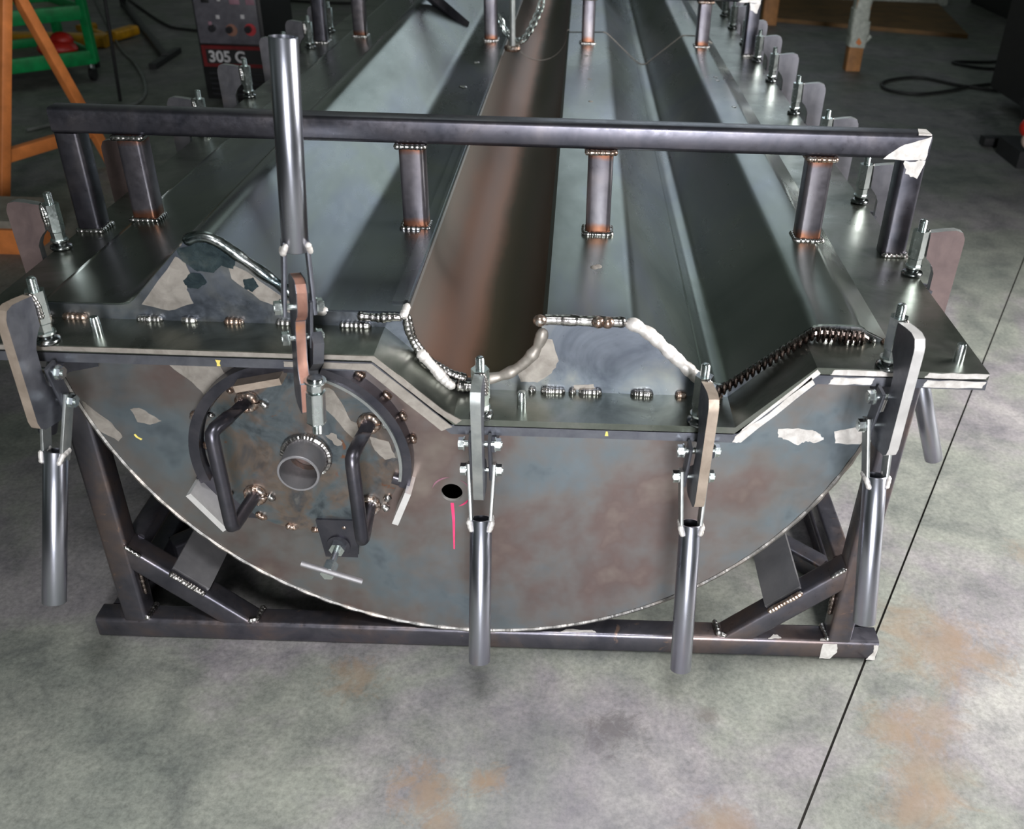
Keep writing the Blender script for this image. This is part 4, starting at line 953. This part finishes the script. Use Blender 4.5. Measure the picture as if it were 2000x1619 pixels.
# ============================================================ BACKGROUND, RIGHT
bm = BM(); prism(bm, [(1.75, 8.02), (3.42, 7.42), (3.72, 9.2), (1.95, 9.35)], 'z', 0, 0.035); tag(finish('brown_board', bm, M['brownwood'], bevel=0.003), 'large brown wooden board lying on the floor, upper right', 'board')
bm = BM(); prism(bm, [(2.45, 9.42), (3.85, 9.30), (4.1, 10.2), (2.6, 10.4)], 'z', 0, 0.06); tag(finish('white_panel', bm, M['wrap'], bevel=0.003), 'pale panel on the floor behind the brown board', 'panel')
wp = empty('wrapped_post', (2.05, 5.98, 0), 'short orange-brown timber post wrapped in white tape, standing alone on the right', 'post')
bm = BM(); rhs(bm, (0, 0, 0), (0, 0, 0.9), 0.105, 0.105, 0.003); finish('timber', bm, M['lightwood'], wp)
bm = BM()
for k in range(9): rhs(bm, (0.006 * math.sin(k * 2), 0, 0.17 + 0.085 * k), (0.006 * math.sin(k * 2 + 1), 0, 0.17 + 0.085 * k + 0.09), 0.125 + 0.012 * math.sin(k * 1.7), 0.125 + 0.01 * math.cos(k), 0.02)
rhs(bm, (0.03, -0.03, 0.18), (0.09, -0.03, 0.25), 0.04, 0.03, 0.01)
finish('tape_wrapping', bm, M['wrap'], wp)
bm = BM(); prism(bm, [(-0.02, 0.205), (0.0, 0.24), (0.025, 0.205), (0.01, 0.185)], 'y', -0.073, -0.070); finish('orange_tag', bm, M['orange'], wp)
bm = BM(); rhs(bm, (1.735, 7.86, 0.0), (1.735, 7.86, 0.7), 0.13, 0.13, 0.004); tag(finish('timber_post', bm, M['lightwood']), 'bare orange-brown timber post at the left end of the brown board', 'post')
bm = BM(); path_tube(bm, smooth_path([(3.3, 5.30, .013), (2.906, 5.393, .013), (2.697, 5.518, .013), (2.50, 5.716, .013), (2.30, 5.656, .013), (2.152, 5.493, .013), (2.145, 5.295, .013), (2.311, 5.2, .013), (2.56, 5.319, .013), (2.80, 5.50, .013), (3.23, 5.668, .013), (3.6, 5.6, .013)], 8), 0.011, 8)
tag(finish('looped_cable', bm, M['blackcable']), 'black cable in a long loop on the floor at right, nearer one', 'cable')
bm = BM(); path_tube(bm, smooth_path([(3.44, 6.21, .013), (3.13, 6.11, .013), (2.93, 6.26, .013), (2.97, 6.34, .013), (3.22, 6.36, .013), (3.56, 6.5, .013), (3.9, 6.3, .013)], 8), 0.011, 8)
tag(finish('looped_cable', bm, M['blackcable']), 'smaller black cable loop on the floor at right, farther one', 'cable')
bk = empty('black_machine', (2.75, 4.2, 0), 'black machine on a low foot with a red and cream cap, right edge', 'machine')
bm = BM(); box(bm, (0.0, -0.35, 0.10), (0.9, 0.9, 0.75)); finish('body', bm, M['black'], bk, bevel=0.03)
bm = BM(); rhs(bm, (-0.42, -0.18, 0.03), (0.25, -0.15, 0.03), 0.07, 0.05, 0.01); finish('foot', bm, M['black'], bk)
bm = BM(); rod(bm, (-0.30, -0.58, 0.05), (-0.30, -0.35, 0.30), 0.04, 16); box(bm, (-0.38, -0.60, 0.0), (0.1, -0.3, 0.09)); finish('base', bm, M['black'], bk, bevel=0.01)
bm = BM(); blob(bm, (-0.385, -0.62, 0.225), 0.045, 0.045, 0.05, 0, 16, 10); blob(bm, (-0.365, -0.64, 0.165), 0.045, 0.045, 0.05, 1, 16, 10); finish('cap', bm, [M['red'], M['cream']], bk)
bm = BM(); box(bm, (4.2, 8.3, 0.0), (6.0, 9.6, 0.5)); box(bm, (4.15, 8.25, 0.28), (6.05, 9.65, 0.36), 1); tag(finish('dark_crate', bm, [M['black'], M['redband']], bevel=0.01), 'large dark crate with red band, far upper right corner', 'crate')
